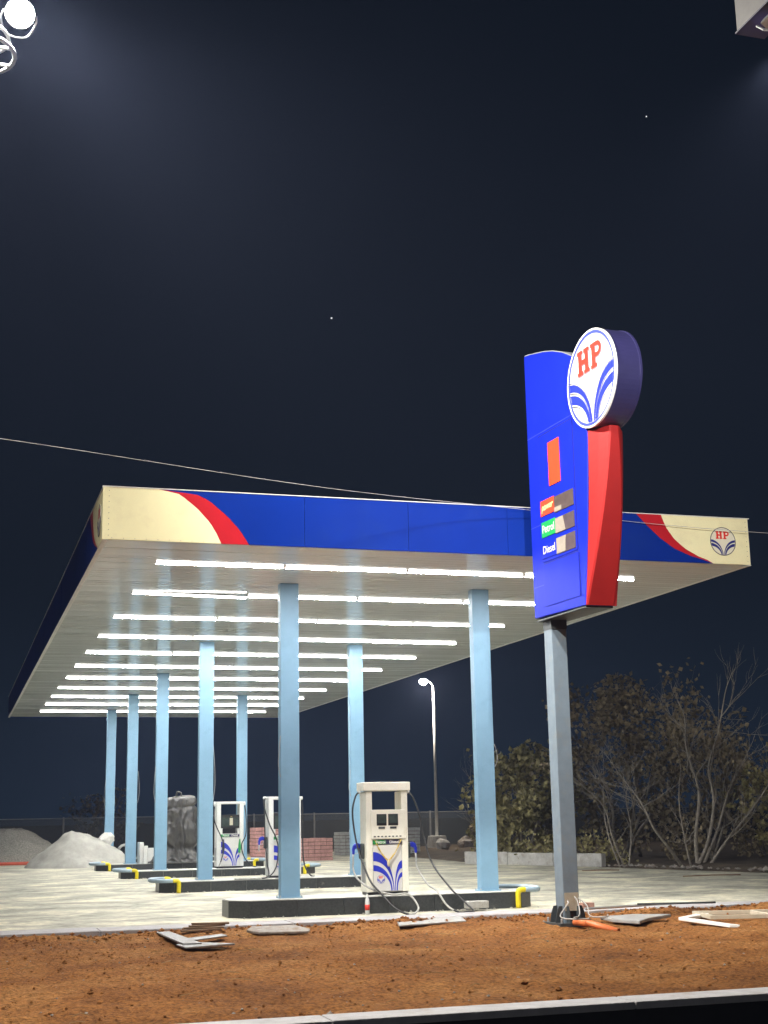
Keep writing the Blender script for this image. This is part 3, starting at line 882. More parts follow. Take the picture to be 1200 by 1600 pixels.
d2 = dispenser('fuel_dispenser', 7.34, 31.85, 0.2, R(0), M_white, 'white', 'white fuel dispenser half hidden behind the front left column')
nozzle(d2, -1, -0.02, 0.85, M_lblue)
hose(d2, [(-0.42, -0.05, 1.80), (-0.455, -0.09, 1.68), (-0.46, -0.10, 1.3), (-0.44, -0.12, 0.8), (-0.42, -0.2, 0.35), (-0.46, -0.5, 0.05), (-0.8, -0.65, 0.02), (-1.25, -0.6, 0.02)], True, 0.8)
hose(d2, [(-0.42, 0.1, 1.80), (-0.45, 0.0, 1.62), (-0.38, -0.26, 1.2), (-0.24, -0.3, 0.9), (-0.18, -0.3, 0.62), (-0.26, -0.38, 0.22), (-0.5, -0.55, 0.03), (-0.9, -0.72, 0.02)], True, 0.9)
hose(d2, [(0.42, -0.05, 1.80), (0.45, -0.07, 1.5), (0.44, -0.1, 0.8), (0.46, -0.15, 0.3), (0.56, -0.3, 0.05), (0.66, -0.35, 0.02)], True, 0.9)
d3 = dispenser('fuel_dispenser', 7.48, 39.2, 0.2, R(0), M_white, 'white', 'white fuel dispenser with black display panel on the third island')
hose(d3, [(0.42, -0.05, 1.80), (0.46, -0.12, 1.4), (0.42, -0.28, 0.9), (0.30, -0.3, 0.62), (0.36, -0.36, 0.3), (0.55, -0.5, 0.06), (0.8, -0.55, 0.02)], True, 0.9)
hose(d3, [(-0.42, -0.05, 1.80), (-0.44, -0.14, 1.3), (-0.26, -0.32, 0.8), (-0.2, -0.3, 0.55), (-0.25, -0.33, 0.3), (-0.36, -0.4, 0.04)], True, 0.9)
for s, c in ((0.24, M_green), (-0.22, M_navy)):
    b = MB().prism([(0.0, 0.16), (0.03, 0.17), (0.05, -0.1), (0.02, -0.22), (-0.03, -0.2), (-0.02, 0.0)], -0.29, -0.24, lambda a, zz, d: (s + a, d, 0.62 + zz)).build('nozzle', c, d3, bevel=0.01)

# dispenser under tarpaulin
root = empty('covered_dispenser', (7.02, 45.75, 0.2))
tag(root, 'fuel dispenser wrapped in grey wrinkled tarpaulin on the fourth island', 'fuel dispenser')
vs, fs = [], []
NS, NZ = 120, 96
def ridge(x, y, z=0.0):
    return max(0.0, 1 - 2.6 * abs(noise.noise(Vector((x, y, z)))))
for j in range(NZ + 1):
    t = j / NZ
    z = 2.08 * t
    for i in range(NS):
        a = 2 * math.pi * i / NS
        ca, sa = math.cos(a), math.sin(a)
        k = (abs(ca) ** 4 + abs(sa) ** 4) ** (-1 / 4)
        pro = 1.0 + 0.13 * math.sin(math.pi * min(1.0, t * 1.25)) - 0.20 * math.exp(-((t - 0.22) / 0.06) ** 2) + 0.55 * max(0, 0.17 - t) / 0.17 - 0.12 * max(0.0, t - 0.8) / 0.2
        pro -= 0.13 * math.exp(-((t - 0.83) / 0.025) ** 2)
        if t > 0.95:
            pro *= 0.25 + 0.75 * math.sqrt(max(0.0, 1 - ((t - 0.95) / 0.05) ** 2))
        u = a * 0.9
        cx, cy = math.cos(a) * 1.2, math.sin(a) * 1.2
        f = 0.085 * ridge(cx * 1.3 + z * 0.5, cy * 1.3 - z * 0.35, z * 0.55) + 0.06 * ridge(cx * 2.4 - z * 1.1 + 7, cy * 2.4 + 3, z * 1.3) + 0.035 * ridge(cx * 4.5 + z * 2.2, cy * 4.5, z * 2.6 + 9)
        f += 0.05 * noise.noise(Vector((cx, cy, z * 1.1 + 4)))
        if t < 0.26:
            w = (0.26 - t) / 0.26
            f += w * 0.09 * ridge(cx * 0.9, cy * 0.9 + 5, z * 5.0 + 1.2 * noise.noise(Vector((cx * 2, cy * 2, 2))))
        x, y = ca * k * 0.52 * pro + ca * f, sa * k * 0.33 * pro + sa * f
        zz = z + (0.06 * noise.noise(Vector((cx, cy, z))) + (0.10 * (x - 0.0) if t > 0.8 else 0.0) if j else 0)
        vs.append((x, y, zz))
for j in range(NZ):
    for i in range(NS):
        i2 = (i + 1) % NS
        fs.append((j * NS + i, j * NS + i2, (j + 1) * NS + i2, (j + 1) * NS + i))
fs.append(tuple(NZ * NS + i for i in range(NS)))
MB().add(vs, fs).build('tarpaulin', M_tarp, root, smooth=True)
MB().tube(smooth_path([(-0.05, -0.1, 2.1), (-0.02, -0.12, 2.22), (0.08, -0.1, 2.2), (0.12, -0.1, 2.1)], 4), 0.03, 7).build('tied_top', M_tarp, root, smooth=True)

# ================================================================== PRICE TOTEM
PX, PY = 8.82, 19.5
uu, nn = Vector((0.05, -0.99875, 0)), Vector((-0.99875, -0.05, 0))
totem = empty('price_totem', (PX, PY, 0))
tag(totem, 'tall blue and red fuel price sign with round emblem drum on a grey square pole', 'sign')
T2 = 0.24
def S(s, z, d):      # s along the face towards the road, z up, d out of the left face measured from centre plane
    v = uu * s + nn * d
    return (v.x, v.y, z)
h = 0.13
pole = MB().prism([(-h, -h), (h, -h), (h, h), (-h, h)], -0.15, 4.52, lambda a, b, d: S(a, d, b)).build('pole', M_pole, totem, bevel=0.012)
MB().prism([(-0.27, -0.27), (0.27, -0.27), (0.27, 0.27), (-0.27, 0.27)], -0.12, -0.065, lambda a, b, d: S(a, d, b)).build('base_plate', M_poled, pole, bevel=0.004)
for ang in range(4):
    for o_ in (-0.085, 0.085):
        ca, sa = math.cos(ang * math.pi / 2), math.sin(ang * math.pi / 2)
        def g(a, b, d, ca=ca, sa=sa, o_=o_):
            x, y = a, o_ + d
            return S(ca * x - sa * y, b, sa * x + ca * y)
        MB().prism([(h + 0.001, -0.064), (h + 0.125, -0.064), (h + 0.10, 0.07), (h + 0.06, 0.17), (h + 0.001, 0.17)], -0.007, 0.007, g).build('gusset', M_poled, pole)
for a in (-0.22, 0.22):
    for b in (-0.22, 0.22):
        MB().lathe([(0.018, -0.064), (0.018, -0.01), (0.012, 0.0)], S(a, 0, b), 8).build('anchor_bolt', M_steel, pole)
MB().prism([(-0.115, 0.10), (0.115, 0.10), (0.115, 0.36), (-0.115, 0.36)], h + 0.003, h + 0.012, lambda a, b, d: S(d, b, a)).build('junction_plate', mat('raw board', (0.46, 0.41, 0.32), 0.7, var=0.2), pole)
MB().prism([(-0.07, -0.04), (0.08, -0.04), (0.08, 0.095), (-0.07, 0.095)], h + 0.003, h + 0.006, lambda a, b, d: S(d, b, a)).build('cable_opening', M_black, pole)
MB().prism([(-0.135, -0.135), (0.135, -0.135), (0.135, 0.135), (-0.135, 0.135)], 4.28, 4.50, lambda a, b, d: S(a, d, b)).build('collar', M_poled, pole)
# blue cabinet
top = [(1.40, 8.26), (1.1, 8.42), (0.8, 8.54), (0.5, 8.63), (0.2, 8.70), (-0.05, 8.755), (-0.20, 8.78)]
body_out = [(-0.20, 4.48), (1.47, 4.45), (1.60, 5.3), (1.70, 6.1), (1.78, 6.95), (1.60, 7.4)] + top
MB().prism(body_out, -T2, T2, lambda a, b, d: S(a, b, d)).build('blue_cabinet', M_sblue, totem, bevel=0.012)
MB().prism([(a, b + 0.004) for a, b in top] + [(a, b + 0.018) for a, b in reversed(top)], -T2 + 0.01, T2 - 0.012, lambda a, b, d: S(a, b, d)).build('top_cover', M_roof, totem)
for i, (a0, a1, b0, b1) in enumerate(((0.19, 1.32, 5.30, 7.30), (0.20, 1.34, 4.61, 5.26))):
    MB().prism([(a0, b0), (a1, b0), (a1, b1), (a0, b1)], T2 + 0.001, T2 + 0.011, lambda a, b, d: S(a, b, d)).build('access_door', M_sblue, totem)
    for q in ((a0 - 0.02, a0 - 0.006, b0, b1), (a1 + 0.006, a1 + 0.02, b0, b1), (a0, a1, b1 + 0.006, b1 + 0.02)):
        MB().prism([(q[0], q[2]), (q[1], q[2]), (q[1], q[3]), (q[0], q[3])], T2 + 0.001, T2 + 0.004, lambda a, b, d: S(a, b, d)).build('door_joint', mat('joint shadow blue', (0.006, 0.010, 0.16), 0.6), totem)
def plate(nm, a0, a1, b0, b1, mtl, d0=0.012, d1=0.022, parent=None):
    return MB().prism([(a0, b0), (a1, b0), (a1, b1), (a0, b1)], T2 + d0, T2 + d1, lambda a, b, d: S(a, b, d)).build(nm, mtl, parent or totem)
plate('red_plate', 0.53, 0.90, 6.44, 7.13, M_orange)
p1 = plate('fuel_tile', 0.20, 0.66, 6.02, 6.26, M_orange)
plate('price_window', 0.665, 1.285, 5.99, 6.24, M_window)
plate('paler_window_area', 0.67, 0.90, 6.0, 6.07, M_window2, 0.023, 0.026)  # paler area covering part of the blank price window
p2 = plate('fuel_tile', 0.21, 0.67, 5.68, 5.92, M_green)
w2 = plate('price_window', 0.675, 1.285, 5.66, 5.90, M_window)
MB().prism([(0.68, 5.67), (1.0, 5.67), (0.93, 5.895), (0.68, 5.895)], T2 + 0.023, T2 + 0.026, lambda a, b, d: S(a, b, d)).build('paler_window_area', M_window2, totem)
p3 = plate('fuel_tile', 0.20, 0.675, 5.35, 5.60, M_sblue)
plate('price_window', 0.68, 1.285, 5.34, 5.59, M_window)
MB().prism([(0.69, 5.35), (0.97, 5.35), (0.98, 5.48), (1.0, 5.585), (0.69, 5.585)], T2 + 0.023, T2 + 0.026, lambda a, b, d: S(a, b, d)).build('paler_window_area', M_window2, totem)
text_mesh('lettering', 'Petrol', 0.175, M_lwhite, lambda a, b, d: S(0.44 + a, 5.80 + b, T2 + 0.025), p2, 0.95, bold=0.0015)
text_mesh('lettering', 'Diesel', 0.175, M_lwhite, lambda a, b, d: S(0.44 + a, 5.475 + b, T2 + 0.025), p3, 0.95, bold=0.0015)
text_mesh('lettering', 'power', 0.15, mat('pale yellow', (0.85, 0.70, 0.30), 0.5), lambda a, b, d: S(0.43 + a, 6.15 + b + 0.04 * a, T2 + 0.025), p1, 0.95, italic=0.25, bold=0.003)
MB().prism([(-0.17, -T2 + 0.02), (1.44, -T2 + 0.02), (1.44, T2 - 0.02), (-0.17, T2 - 0.02)], 4.425, 4.447, lambda a, b, d: S(a, d, b)).build('bottom_cover', M_poled, totem)
for zz, a0, a1 in ((7.36, -0.19, 1.60), (5.9, -0.19, 0.16), (4.95, -0.19, 0.17)):
    plate('sheet_joint', a0, a1, zz, zz + 0.012, mat('joint light blue', (0.03, 0.05, 0.42), 0.5), 0.001, 0.003)
for k in range(8):
    zz = 4.6 + k * 0.5
    for a in (-0.165, 1.40 if zz < 7.2 else 1.2):
        plate('screw_head', a - 0.010, a + 0.010, zz - 0.010, zz + 0.010, M_sblue, 0.001, 0.006)
# red nose on the road side
vs = []
zs = [4.45 + (6.98 - 4.45) * k / 16 for k in range(17)]
for z in zs:
    t = (z - 4.45) / 2.53
    bl = math.sin(math.pi * t) * 0.10
    s0 = 1.47 + 0.32 * (1 - max(0.0, 1 - t) ** 1.6) + 0.005
    e1 = 0.03 + 0.36 * t + bl * 0.8
    ml = 0.23 - 0.15 * t ** 1.3
    ring = [(s0, T2), (s0 + e1 * 0.5, (T2 + ml) / 2 + 0.004), (s0 + e1 - 0.02, ml + 0.01), (s0 + e1, ml - 0.015), (s0 + e1, -ml + 0.04), (s0 + e1 - 0.03, -ml + 0.0), (s0 + max(0.01, e1 * 0.4 - 0.02), -T2 - 0.02), (s0, -T2 - 0.02)]
    for s_, d_ in ring:
        vs.append(S(s_, z, d_))
fs = []
K = 8
for j in range(16):
    for i in range(K):
        i2 = (i + 1) % K
        fs.append((j * K + i, j * K + i2, (j + 1) * K + i2, (j + 1) * K + i))
fs += [tuple(range(K)), tuple(16 * K + i for i in range(K))]
MB().add(vs, fs).build('red_nose', M_red, totem)
# round drum
DC, DZ, DR = 2.05, 7.71, 0.725
def Dm(x, y, d):
    return S(DC + x, DZ + y, d)
seg = 64
circ = [(DR * math.cos(2 * math.pi * i / seg), DR * math.sin(2 * math.pi * i / seg)) for i in range(seg)]
drum = MB().prism(circ, -0.13, 0.27, Dm).build('drum', M_navy, totem, bevel=0.006)
emblem(lambda x, y, d: Dm(x, y, 0.272 + d), 0.712, drum, thick=0.006, ring_w=0.07, ring_mat=mat('emblem ring blue', (0.05, 0.07, 0.33), 0.4), shadow=True, seg=64)
for dd, rm in ((0.27, M_batten), (-0.13, M_navy)):
    mb = MB()
    mb.add([Dm(x * 1.012, y * 1.012, dd + 0.018) for x, y in circ] + [Dm(x * 0.975, y * 0.975, dd + 0.018) for x, y in circ] + [Dm(x * 1.012, y * 1.012, dd - 0.018) for x, y in circ] + [Dm(x * 0.975, y * 0.975, dd - 0.018) for x, y in circ],
           [(i, (i + 1) % seg, seg + (i + 1) % seg, seg + i) for i in range(seg)] + [(i, 2 * seg + i, 2 * seg + (i + 1) % seg, (i + 1) % seg) for i in range(seg)] + [(2 * seg + i, 3 * seg + i, 3 * seg + (i + 1) % seg, 2 * seg + (i + 1) % seg) for i in range(seg)] + [(seg + i, seg + (i + 1) % seg, 3 * seg + (i + 1) % seg, 3 * seg + i) for i in range(seg)])
    mb.build('rim', rm, drum)

# ================================================================== FLOODLIGHT MAST (left)
fm = empty('floodlight_mast', (-0.75, 16.15, -0.1))
tag(fm, 'floodlight mast with glaring lamp and pipe frame at the upper left', 'floodlight')
FL = Vector(fm.location)
def fo(x, y, z):
    return (x - FL.x, y - FL.y, z - FL.z)
MB().tube([fo(-0.75, 16.15, -0.1), fo(-0.75, 16.15, 11.3)], [0.11, 0.07], 14).build('mast', M_steel, fm, smooth=True)
ringp = [(-0.2 + 0.52 * math.cos(R(a)), 16.15 + 0.52 * math.sin(R(a)), 10.83) for a in range(0, 361, 15)]
MB().tube([fo(*p) for p in ringp], 0.028, 8, caps=False).build('ring_pipe', M_steel, fm, smooth=True)
ringp = [(-0.2 + 0.44 * math.cos(R(a)), 16.15 + 0.44 * math.sin(R(a)), 11.05) for a in range(0, 361, 15)]
MB().tube([fo(*p) for p in ringp], 0.022, 8, caps=False).build('ring_pipe', M_steel, fm, smooth=True)
for a in (0, 72, 144, 216, 288):
    ca, sa = math.cos(R(a)), math.sin(R(a))
    MB().tube([fo(-0.2 + .52 * ca, 16.15 + .52 * sa, 10.83), fo(-0.2 + .44 * ca, 16.15 + .44 * sa, 11.05)], 0.016, 6).build('strut', M_steel, fm)
for yy in (15.95, 16.35):
    MB().tube([fo(-0.75, yy, 10.83), fo(0.30, yy, 10.83)], 0.022, 8).build('crossbar', M_steel, fm)
MB().box(*[v for p in zip(fo(0.0, 15.72, 10.80), fo(0.12, 15.80, 11.0)) for v in p]).build('ballast_box', M_batten, fm, bevel=0.01)
def flood_head(c, aim, lit):
    d = (Vector(aim) - Vector(c)).normalized()
    q = d.to_track_quat('Z', 'Y').to_matrix().to_4x4()
    q.translation = Vector(fo(*c))
    hd = empty('lamp_head'); hd.parent = fm
    hd.matrix_local = q
    MB().lathe([(0.07, -0.24), (0.10, -0.2), (0.17, -0.04), (0.19, -0.01)], (0, 0, 0), 24).build('reflector', M_steel, hd, smooth=True)
    MB().lathe([(0.175, -0.008), (0.16, 0.03), (0.10, 0.06), (0.03, 0.07)], (0, 0, 0), 24).build('lens', M_flood if lit else M_screen, hd, smooth=True)
    mb = MB()
    mb.tube(smooth_path([(0.20, 0, -0.05), (0.21, -0.12, -0.12), (0.12, -0.30, -0.16), (-0.12, -0.30, -0.16), (-0.21, -0.12, -0.12), (-0.20, 0, -0.05)], 4), 0.014, 6)
    mb.build('yoke', M_steel, hd)
flood_head((0.36, 16.0, 11.36), (1.2, 8.0, 4.0), True)
flood_head((-0.08, 15.9, 11.62), (3.0, 8.0, 2.0), True)
ld = bpy.data.lights.new('flood', 'SPOT')
ld.energy, ld.color = FLOOD_W, (1.0, 0.95, 0.86)
ld.spot_size, ld.spot_blend, ld.shadow_soft_size = R(91), 1.0, 0.35
lo = bpy.data.objects.new('flood_beam', ld); col.objects.link(lo)
lo.location = fo(0.46, 16.02, 11.28); lo.parent = fm
lo.rotation_euler = (FLOOD_AIM - FLOOD_LOC).to_track_quat('-Z', 'Y').to_euler()

ld2 = bpy.data.lights.new('flood', 'SPOT')
ld2.energy, ld2.color = FLOOD2_W, (1.0, 0.95, 0.86)
ld2.spot_size, ld2.spot_blend, ld2.shadow_soft_size = R(130), 1.0, 0.30
lo2 = bpy.data.objects.new('flood_beam', ld2); col.objects.link(lo2)
lo2.location = fo(0.02, 15.78, 11.55); lo2.parent = fm
lo2.rotation_euler = (Vector((5.0, 14.5, 0.0)) - Vector((0.02, 15.78, 11.55))).to_track_quat('-Z', 'Y').to_euler()

# ================================================================== ROADSIDE BOARD (upper right corner)
bd = empty('roadside_board', (6.80, 8.6, -0.45))
tag(bd, 'white board corner with blue trim high at the upper right', 'signboard')
BO = Vector(bd.location)
MB().box(6.64 - BO.x, 6.92 - BO.x, 7.2 - BO.y, 10.0 - BO.y, 8.56 - BO.z, 10.2 - BO.z).build('panel', mat('board face', (0.30, 0.29, 0.29), 0.6), bd)
MB().box(6.625 - BO.x, 6.935 - BO.x, 7.19 - BO.y, 10.012 - BO.y, 8.540 - BO.z, 8.558 - BO.z).build('blue_trim', M_navy, bd)
MB().tube([(0.0, 0, 0), (0.0, 0, 9.0)], 0.09, 12).build('post', M_steel, bd, smooth=True)
fl = empty('led_floodlight', (6.72, 9.45, 8.36))
tag(fl, 'small grey led floodlight hanging under the board at the upper right', 'floodlight')
mx = Matrix.Rotation(R(35), 4, 'Y')
MB().box(-0.11, 0.11, -0.14, 0.14, -0.035, 0.03, mx).build('housing', M_steel, fl, bevel=0.008)
for k in range(7):
    yy = -0.12 + k * 0.04
    MB().box(-0.10, 0.10, yy - 0.006, yy + 0.006, 0.031, 0.06, mx).build('cooling_fin', M_steel, fl)
MB().tube([(0.0, 0.15, 0.0), (-0.03, 0.20, 0.02), (-0.02, 0.32, 0.13)], 0.012, 6).build('bracket', M_steel, fl)
MB().box(0.02, 0.09, 0.141, 0.146, -0.03, 0.02, mx).build('lens', M_flood, fl)
ld3 = bpy.data.lights.new('led', 'SPOT')
ld3.energy, ld3.color = LED_W, (1.0, 0.97, 0.92)
ld3.spot_size, ld3.spot_blend, ld3.shadow_soft_size = R(84), 1.0, 0.10
lo3 = bpy.data.objects.new('led_beam', ld3); col.objects.link(lo3)
lo3.parent = fl; lo3.location = (0.08, 0.30, -0.22)
lo3.rotation_euler = (Vector((12.6, 20.2, 6.4)) - Vector((6.78, 9.65, 8.30))).to_track_quat('-Z', 'Y').to_euler()

# ================================================================== OVERHEAD WIRE, STARS
pts = smooth_path([(-14, 16.0, 7.05), (-5, 17.5, 6.72), (0.39, 18.5, 6.552), (5.0, 19.6, 6.40), (8.6, 20.07, 6.32), (13.0, 20.06, 6.12), (24, 19.6, 5.9)], 6)
tag(MB().tube(pts, 0.0042, 6).build('overhead_wire', mat('overhead wire', (0.50, 0.50, 0.50), 0.6)), 'thin pale overhead wire strung across in front of the canopy fascia', 'wire')

# ================================================================== BACKGROUND
# chain link fence
fe = empty('chain_link_fence', (10, 67, 0))
tag(fe, 'dark chain link fence along the back of the plot', 'fence')
FX0, FX1 = -40, 60
for k in range(0, 34):
    x = FX0 + 3.0 * k
    MB().box(x - 0.04 - 10, x + 0.04 - 10, -0.04, 0.04, -0.1, 1.78).build('post', M_fence, fe)
MB().box(FX0 - 10, FX1 - 10, -0.02, 0.02, 1.70, 1.74).build('top_rail', M_fence, fe)
MB().add([(FX0 - 10, 0.0, 0.0), (FX1 - 10, 0.0, 0.0), (FX1 - 10, 0.0, 1.70), (FX0 - 10, 0.0, 1.70)], [(0, 1, 2, 3)]).build('wire_mesh', M_chain, fe, fix=False)

# heaps
def heap(name, label, c, rx, ry, hgt, material, seed, flat=0.0):
    vs, fs = [], []
    NA, NR = 56, 26
    for j in range(NR + 1):
        t = j / NR
        for i in range(NA):
            a = 2 * math.pi * i / NA
            ca, sa = math.cos(a), math.sin(a)
            w = 1 + 0.12 * noise.noise(Vector((ca * 1.5, sa * 1.5, seed)))
            x, y = rx * t * ca * w, ry * t * sa * w
            z = hgt * max(0.0, min(1.0, (1 - t) / (1 - flat)))
            z = hgt * (1 - math.exp(-0.55 * z / hgt)) / (1 - math.exp(-0.55))
            q = Vector((x, y, seed))
            z += (0.12 * noise.fractal(q * 1.1, 1, 2, 4) + 0.04 * noise.noise(q * 5)) * min(1, (1 - t) * 4)
            vs.append((x, y, max(z, 0.0) if t < 1 else -0.02))
    for j in range(NR):
        for i in range(NA):
            i2 = (i + 1) % NA
            fs.append((j * NA + i, j * NA + i2, (j + 1) * NA + i2, (j + 1) * NA + i))
    o = MB().add(vs, fs).build(name, material, smooth=True)
    o.location = c
    return tag(o, label, 'heap')
heap('aggregate_heap', 'dark grey heap of coarse aggregate at the left edge', (2.05, 58.6, 0), 2.9, 2.4, 1.30, M_aggr, 3.1, 0.30)
heap('stone_dust_heap', 'pale grey heap of stone dust beside the fourth island', (4.35, 50.9, 0), 1.95, 1.7, 1.16, M_sand, 8.4, 0.16)
tag(MB().tube([(-6, 55.0, 0.05), (0, 54.9, 0.05), (3.05, 54.8, 0.05)], 0.07, 10).build('red_pipe', M_redpipe), 'orange red pipe lying on the ground before the dark heap', 'pipe')
# bag and box by the rear left column
bag = MB()
vs, fs = [], []
for j in range(13):
    t = j / 12
    for i in range(16):
        a = 2 * math.pi * i / 16
        r = 0.27 * (0.85 + 0.25 * math.sin(math.pi * t)) * (1 if t < 0.8 else 1 - (t - 0.8) * 2.2)
        q = Vector((math.cos(a), math.sin(a), t * 2))
        r *= 1 + 0.25 * noise.noise(q * 2.2)
        vs.append((r * math.cos(a) + 0.22 * t, r * 0.7 * math.sin(a), 0.62 * t + 0.05 * noise.noise(q * 3)))
for j in range(12):
    for i in range(16):
        fs.append((j * 16 + i, j * 16 + (i + 1) % 16, (j + 1) * 16 + (i + 1) % 16, (j + 1) * 16 + i))
fs += [tuple(range(16)), tuple(12 * 16 + i for i in range(16))]
o = bag.add(vs, fs).build('cement_bag', M_bag)
o.location = (5.15, 51.0, 0.52); tag(o, 'crumpled pale cement bag slumped on the dust heap by the rear left column', 'bag')
o = MB().box(-0.22, 0.22, -0.16, 0.16, 0, 0.28).build('carton', M_card, bevel=0.01)
o.location = (5.55, 50.95, 0.26); o.rotation_euler = (0.1, 0.3, 0.4); tag(o, 'small brown cardboard carton beside the cement bag', 'carton')
o = MB()
o.tube([(0.22 * math.cos(R(a)), 0, 0.26 + 0.22 * math.sin(R(a))) for a in range(0, 361, 20)], 0.05, 8, caps=False)
o = o.build('hose_coil', M_hose, smooth=True)
o.location = (6.1, 52.2, 0.2); tag(o, 'upright grey coil of hose right of the rear left column', 'coil')
# white cartons on fourth island between columns
for (x, y, w, hh, lb) in ((5.84, 45.6, 0.13, 0.66, 'narrow tall white package, left of two beside the white box'), (5.99, 45.45, 0.12, 0.55, 'narrow lower white package, right of two beside the white box'), (6.26, 45.7, 0.36, 0.44, 'wide white box with a lid on the fourth island')):
    o = MB().box(-w / 2, w / 2, -0.15, 0.15, 0, hh).build('white_package', M_white, bevel=0.012)
    o.location = (x, y, 0.2); o.rotation_euler = (0, 0, random.uniform(-.2, .2))
    tag(o, lb, 'package', 'white packages on the fourth island')
    if w > 0.3:
        MB().box(-w / 2 - 0.015, w / 2 + 0.015, -0.165, 0.165, hh + 0.001, hh + 0.035).build('lid', M_white, o, bevel=0.006)

# stacks of pavers
def paver_stack(name, label, c, nx, ny, nz, material, group, rz=0.0):
    root = empty(name, c, rz)
    tag(root, label, 'paver stack', group)
    bw, bd_, bh = 0.24, 0.13, 0.135
    MB().box(-nx * bw / 2 + 0.03, nx * bw / 2 - 0.03, -ny * bd_ / 2 + 0.03, ny * bd_ / 2 - 0.03, 0.02, nz * bh - 0.03).build('joint_core', M_gap, root)
    for k in range(nz):
        mb = MB()
        for i in range(nx):
            for j in range(ny):
                if 0 < i < nx - 1 and 0 < j < ny - 1 and k < nz - 1:
                    continue
                x, y = (i - nx / 2 + 0.5) * bw + random.uniform(-.008, .008), (j - ny / 2 + 0.5) * bd_ + random.uniform(-.006, .006)
                mt = Matrix.Translation((x, y, k * bh)) @ Matrix.Rotation(random.gauss(0, 0.03), 4, 'Z')
                mb.box(-bw / 2 + 0.007, bw / 2 - 0.007, -bd_ / 2 + 0.005, bd_ / 2 - 0.005, 0.0, bh - 0.018 + random.uniform(-.008, .004), mt)
        mb.build('paver_course', material, root)['kind'] = 'stuff'
paver_stack('paver_stack', 'taller stack of pink pavers just left of the white dispenser behind the column', (11.55, 53.2, 0), 4, 9, 9, M_pink, 'stacked pink pavers')
paver_stack('paver_stack', 'wide stack of pink pavers right of the front left column', (12.65, 50.6, 0), 6, 8, 6, M_pink, 'stacked pink pavers', R(8))
paver_stack('paver_stack', 'stack of grey pavers left of the second right column', (15.9, 56.5, 0), 5, 8, 7, M_gpaver, 'stacked grey pavers')
paver_stack('paver_stack', 'stack of grey pavers beside the cream dispenser, left of the street lamp', (17.75, 54.8, 0), 4, 8, 8, M_gpaver, 'stacked grey pavers', R(-6))
# grey wrapped bundle standing behind the grey pavers
vs, fs = [], []
for j in range(15):
    t = j / 14
    for i in range(20):
        a = 2 * math.pi * i / 20
        r = 0.34 * (1.0 - 0.55 * t ** 1.6) * (1 + 0.25 * noise.noise(Vector((math.cos(a) * 1.6, math.sin(a) * 1.6, t * 3 + 2))))
        vs.append((r * math.cos(a) + 0.1 * t, r * math.sin(a), 1.55 * t))
for j in range(14):
    for i in range(20):
        fs.append((j * 20 + i, j * 20 + (i + 1) % 20, (j + 1) * 20 + (i + 1) % 20, (j + 1) * 20 + i))
fs.append(tuple(14 * 20 + i for i in range(20)))
o = MB().add(vs, fs).build('wrapped_bundle', M_bag, smooth=True)
o.location = (16.55, 58.4, 0); tag(o, 'pale wrapped bundle standing behind the grey pavers left of the second right column', 'bundle')
for k, (x, y, L, a, lb) in enumerate(((17.2, 34.6, 1.0, 2.9, 'dark stick lying on the forecourt before the bare tree, farther one'), (16.9, 30.6, 1.5, -0.08, 'dark stick lying on the forecourt at the right edge, nearer one'))):
    tag(MB().tube([(x, y, gz(y) + 0.02), (x + math.cos(a) * L * .5, y + math.sin(a) * L * .5, gz(y) + 0.03), (x + math.cos(a) * L, y + math.sin(a) * L, gz(y) + 0.02)], 0.016, 6).build('stick', M_wood), lb, 'stick')
# street lamp
sl = empty('street_lamp', (21.6, 62.0, 0))
tag(sl, 'lit street lamp on a tall slim pale pole behind the forecourt', 'street lamp')
MB().tube([(0, 0, 0.6), (0, 0, 4.5), (0, 0, 7.5)], [0.075, 0.06, 0.045], 10).build('pole', M_white, sl, smooth=True)
MB().tube(smooth_path([(0, 0, 7.48), (-0.05, 0, 7.62), (-0.25, -0.05, 7.78), (-0.42, -0.08, 7.84)], 4), 0.03, 8).build('arm', M_steel, sl, smooth=True)
lh = MB().lathe([(0.05, 0.06), (0.13, 0.04), (0.16, 0.0), (0.155, -0.012)], (-0.52, -0.1, 7.84), 16).build('lamp_hood', M_steel, sl, smooth=True)
MB().lathe([(0.15, -0.013), (0.19, -0.07), (0.19, -0.14), (0.12, -0.22), (0.02, -0.25)], (-0.52, -0.1, 7.84), 16).build('lamp_globe', M_street, lh, smooth=True)
MB().prism([(-0.42, -0.4), (0.42, -0.4), (0.42, 0.4), (-0.42, 0.4)], -0.02, 0.62, lambda a, b, d: (a * (1.0 if d < 0.3 else 0.8), b * (1.0 if d < 0.3 else 0.8), d)).build('footing', M_concrete, sl, bevel=0.03)
sld = bpy.data.lights.new('street', 'POINT'); sld.energy, sld.color, sld.shadow_soft_size = STREET_W, (1.0, 0.9, 0.75), 0.12
slo = bpy.data.objects.new('street_glow', sld); col.objects.link(slo); slo.parent = sl; slo.location = (-0.52, -0.1, 7.5)
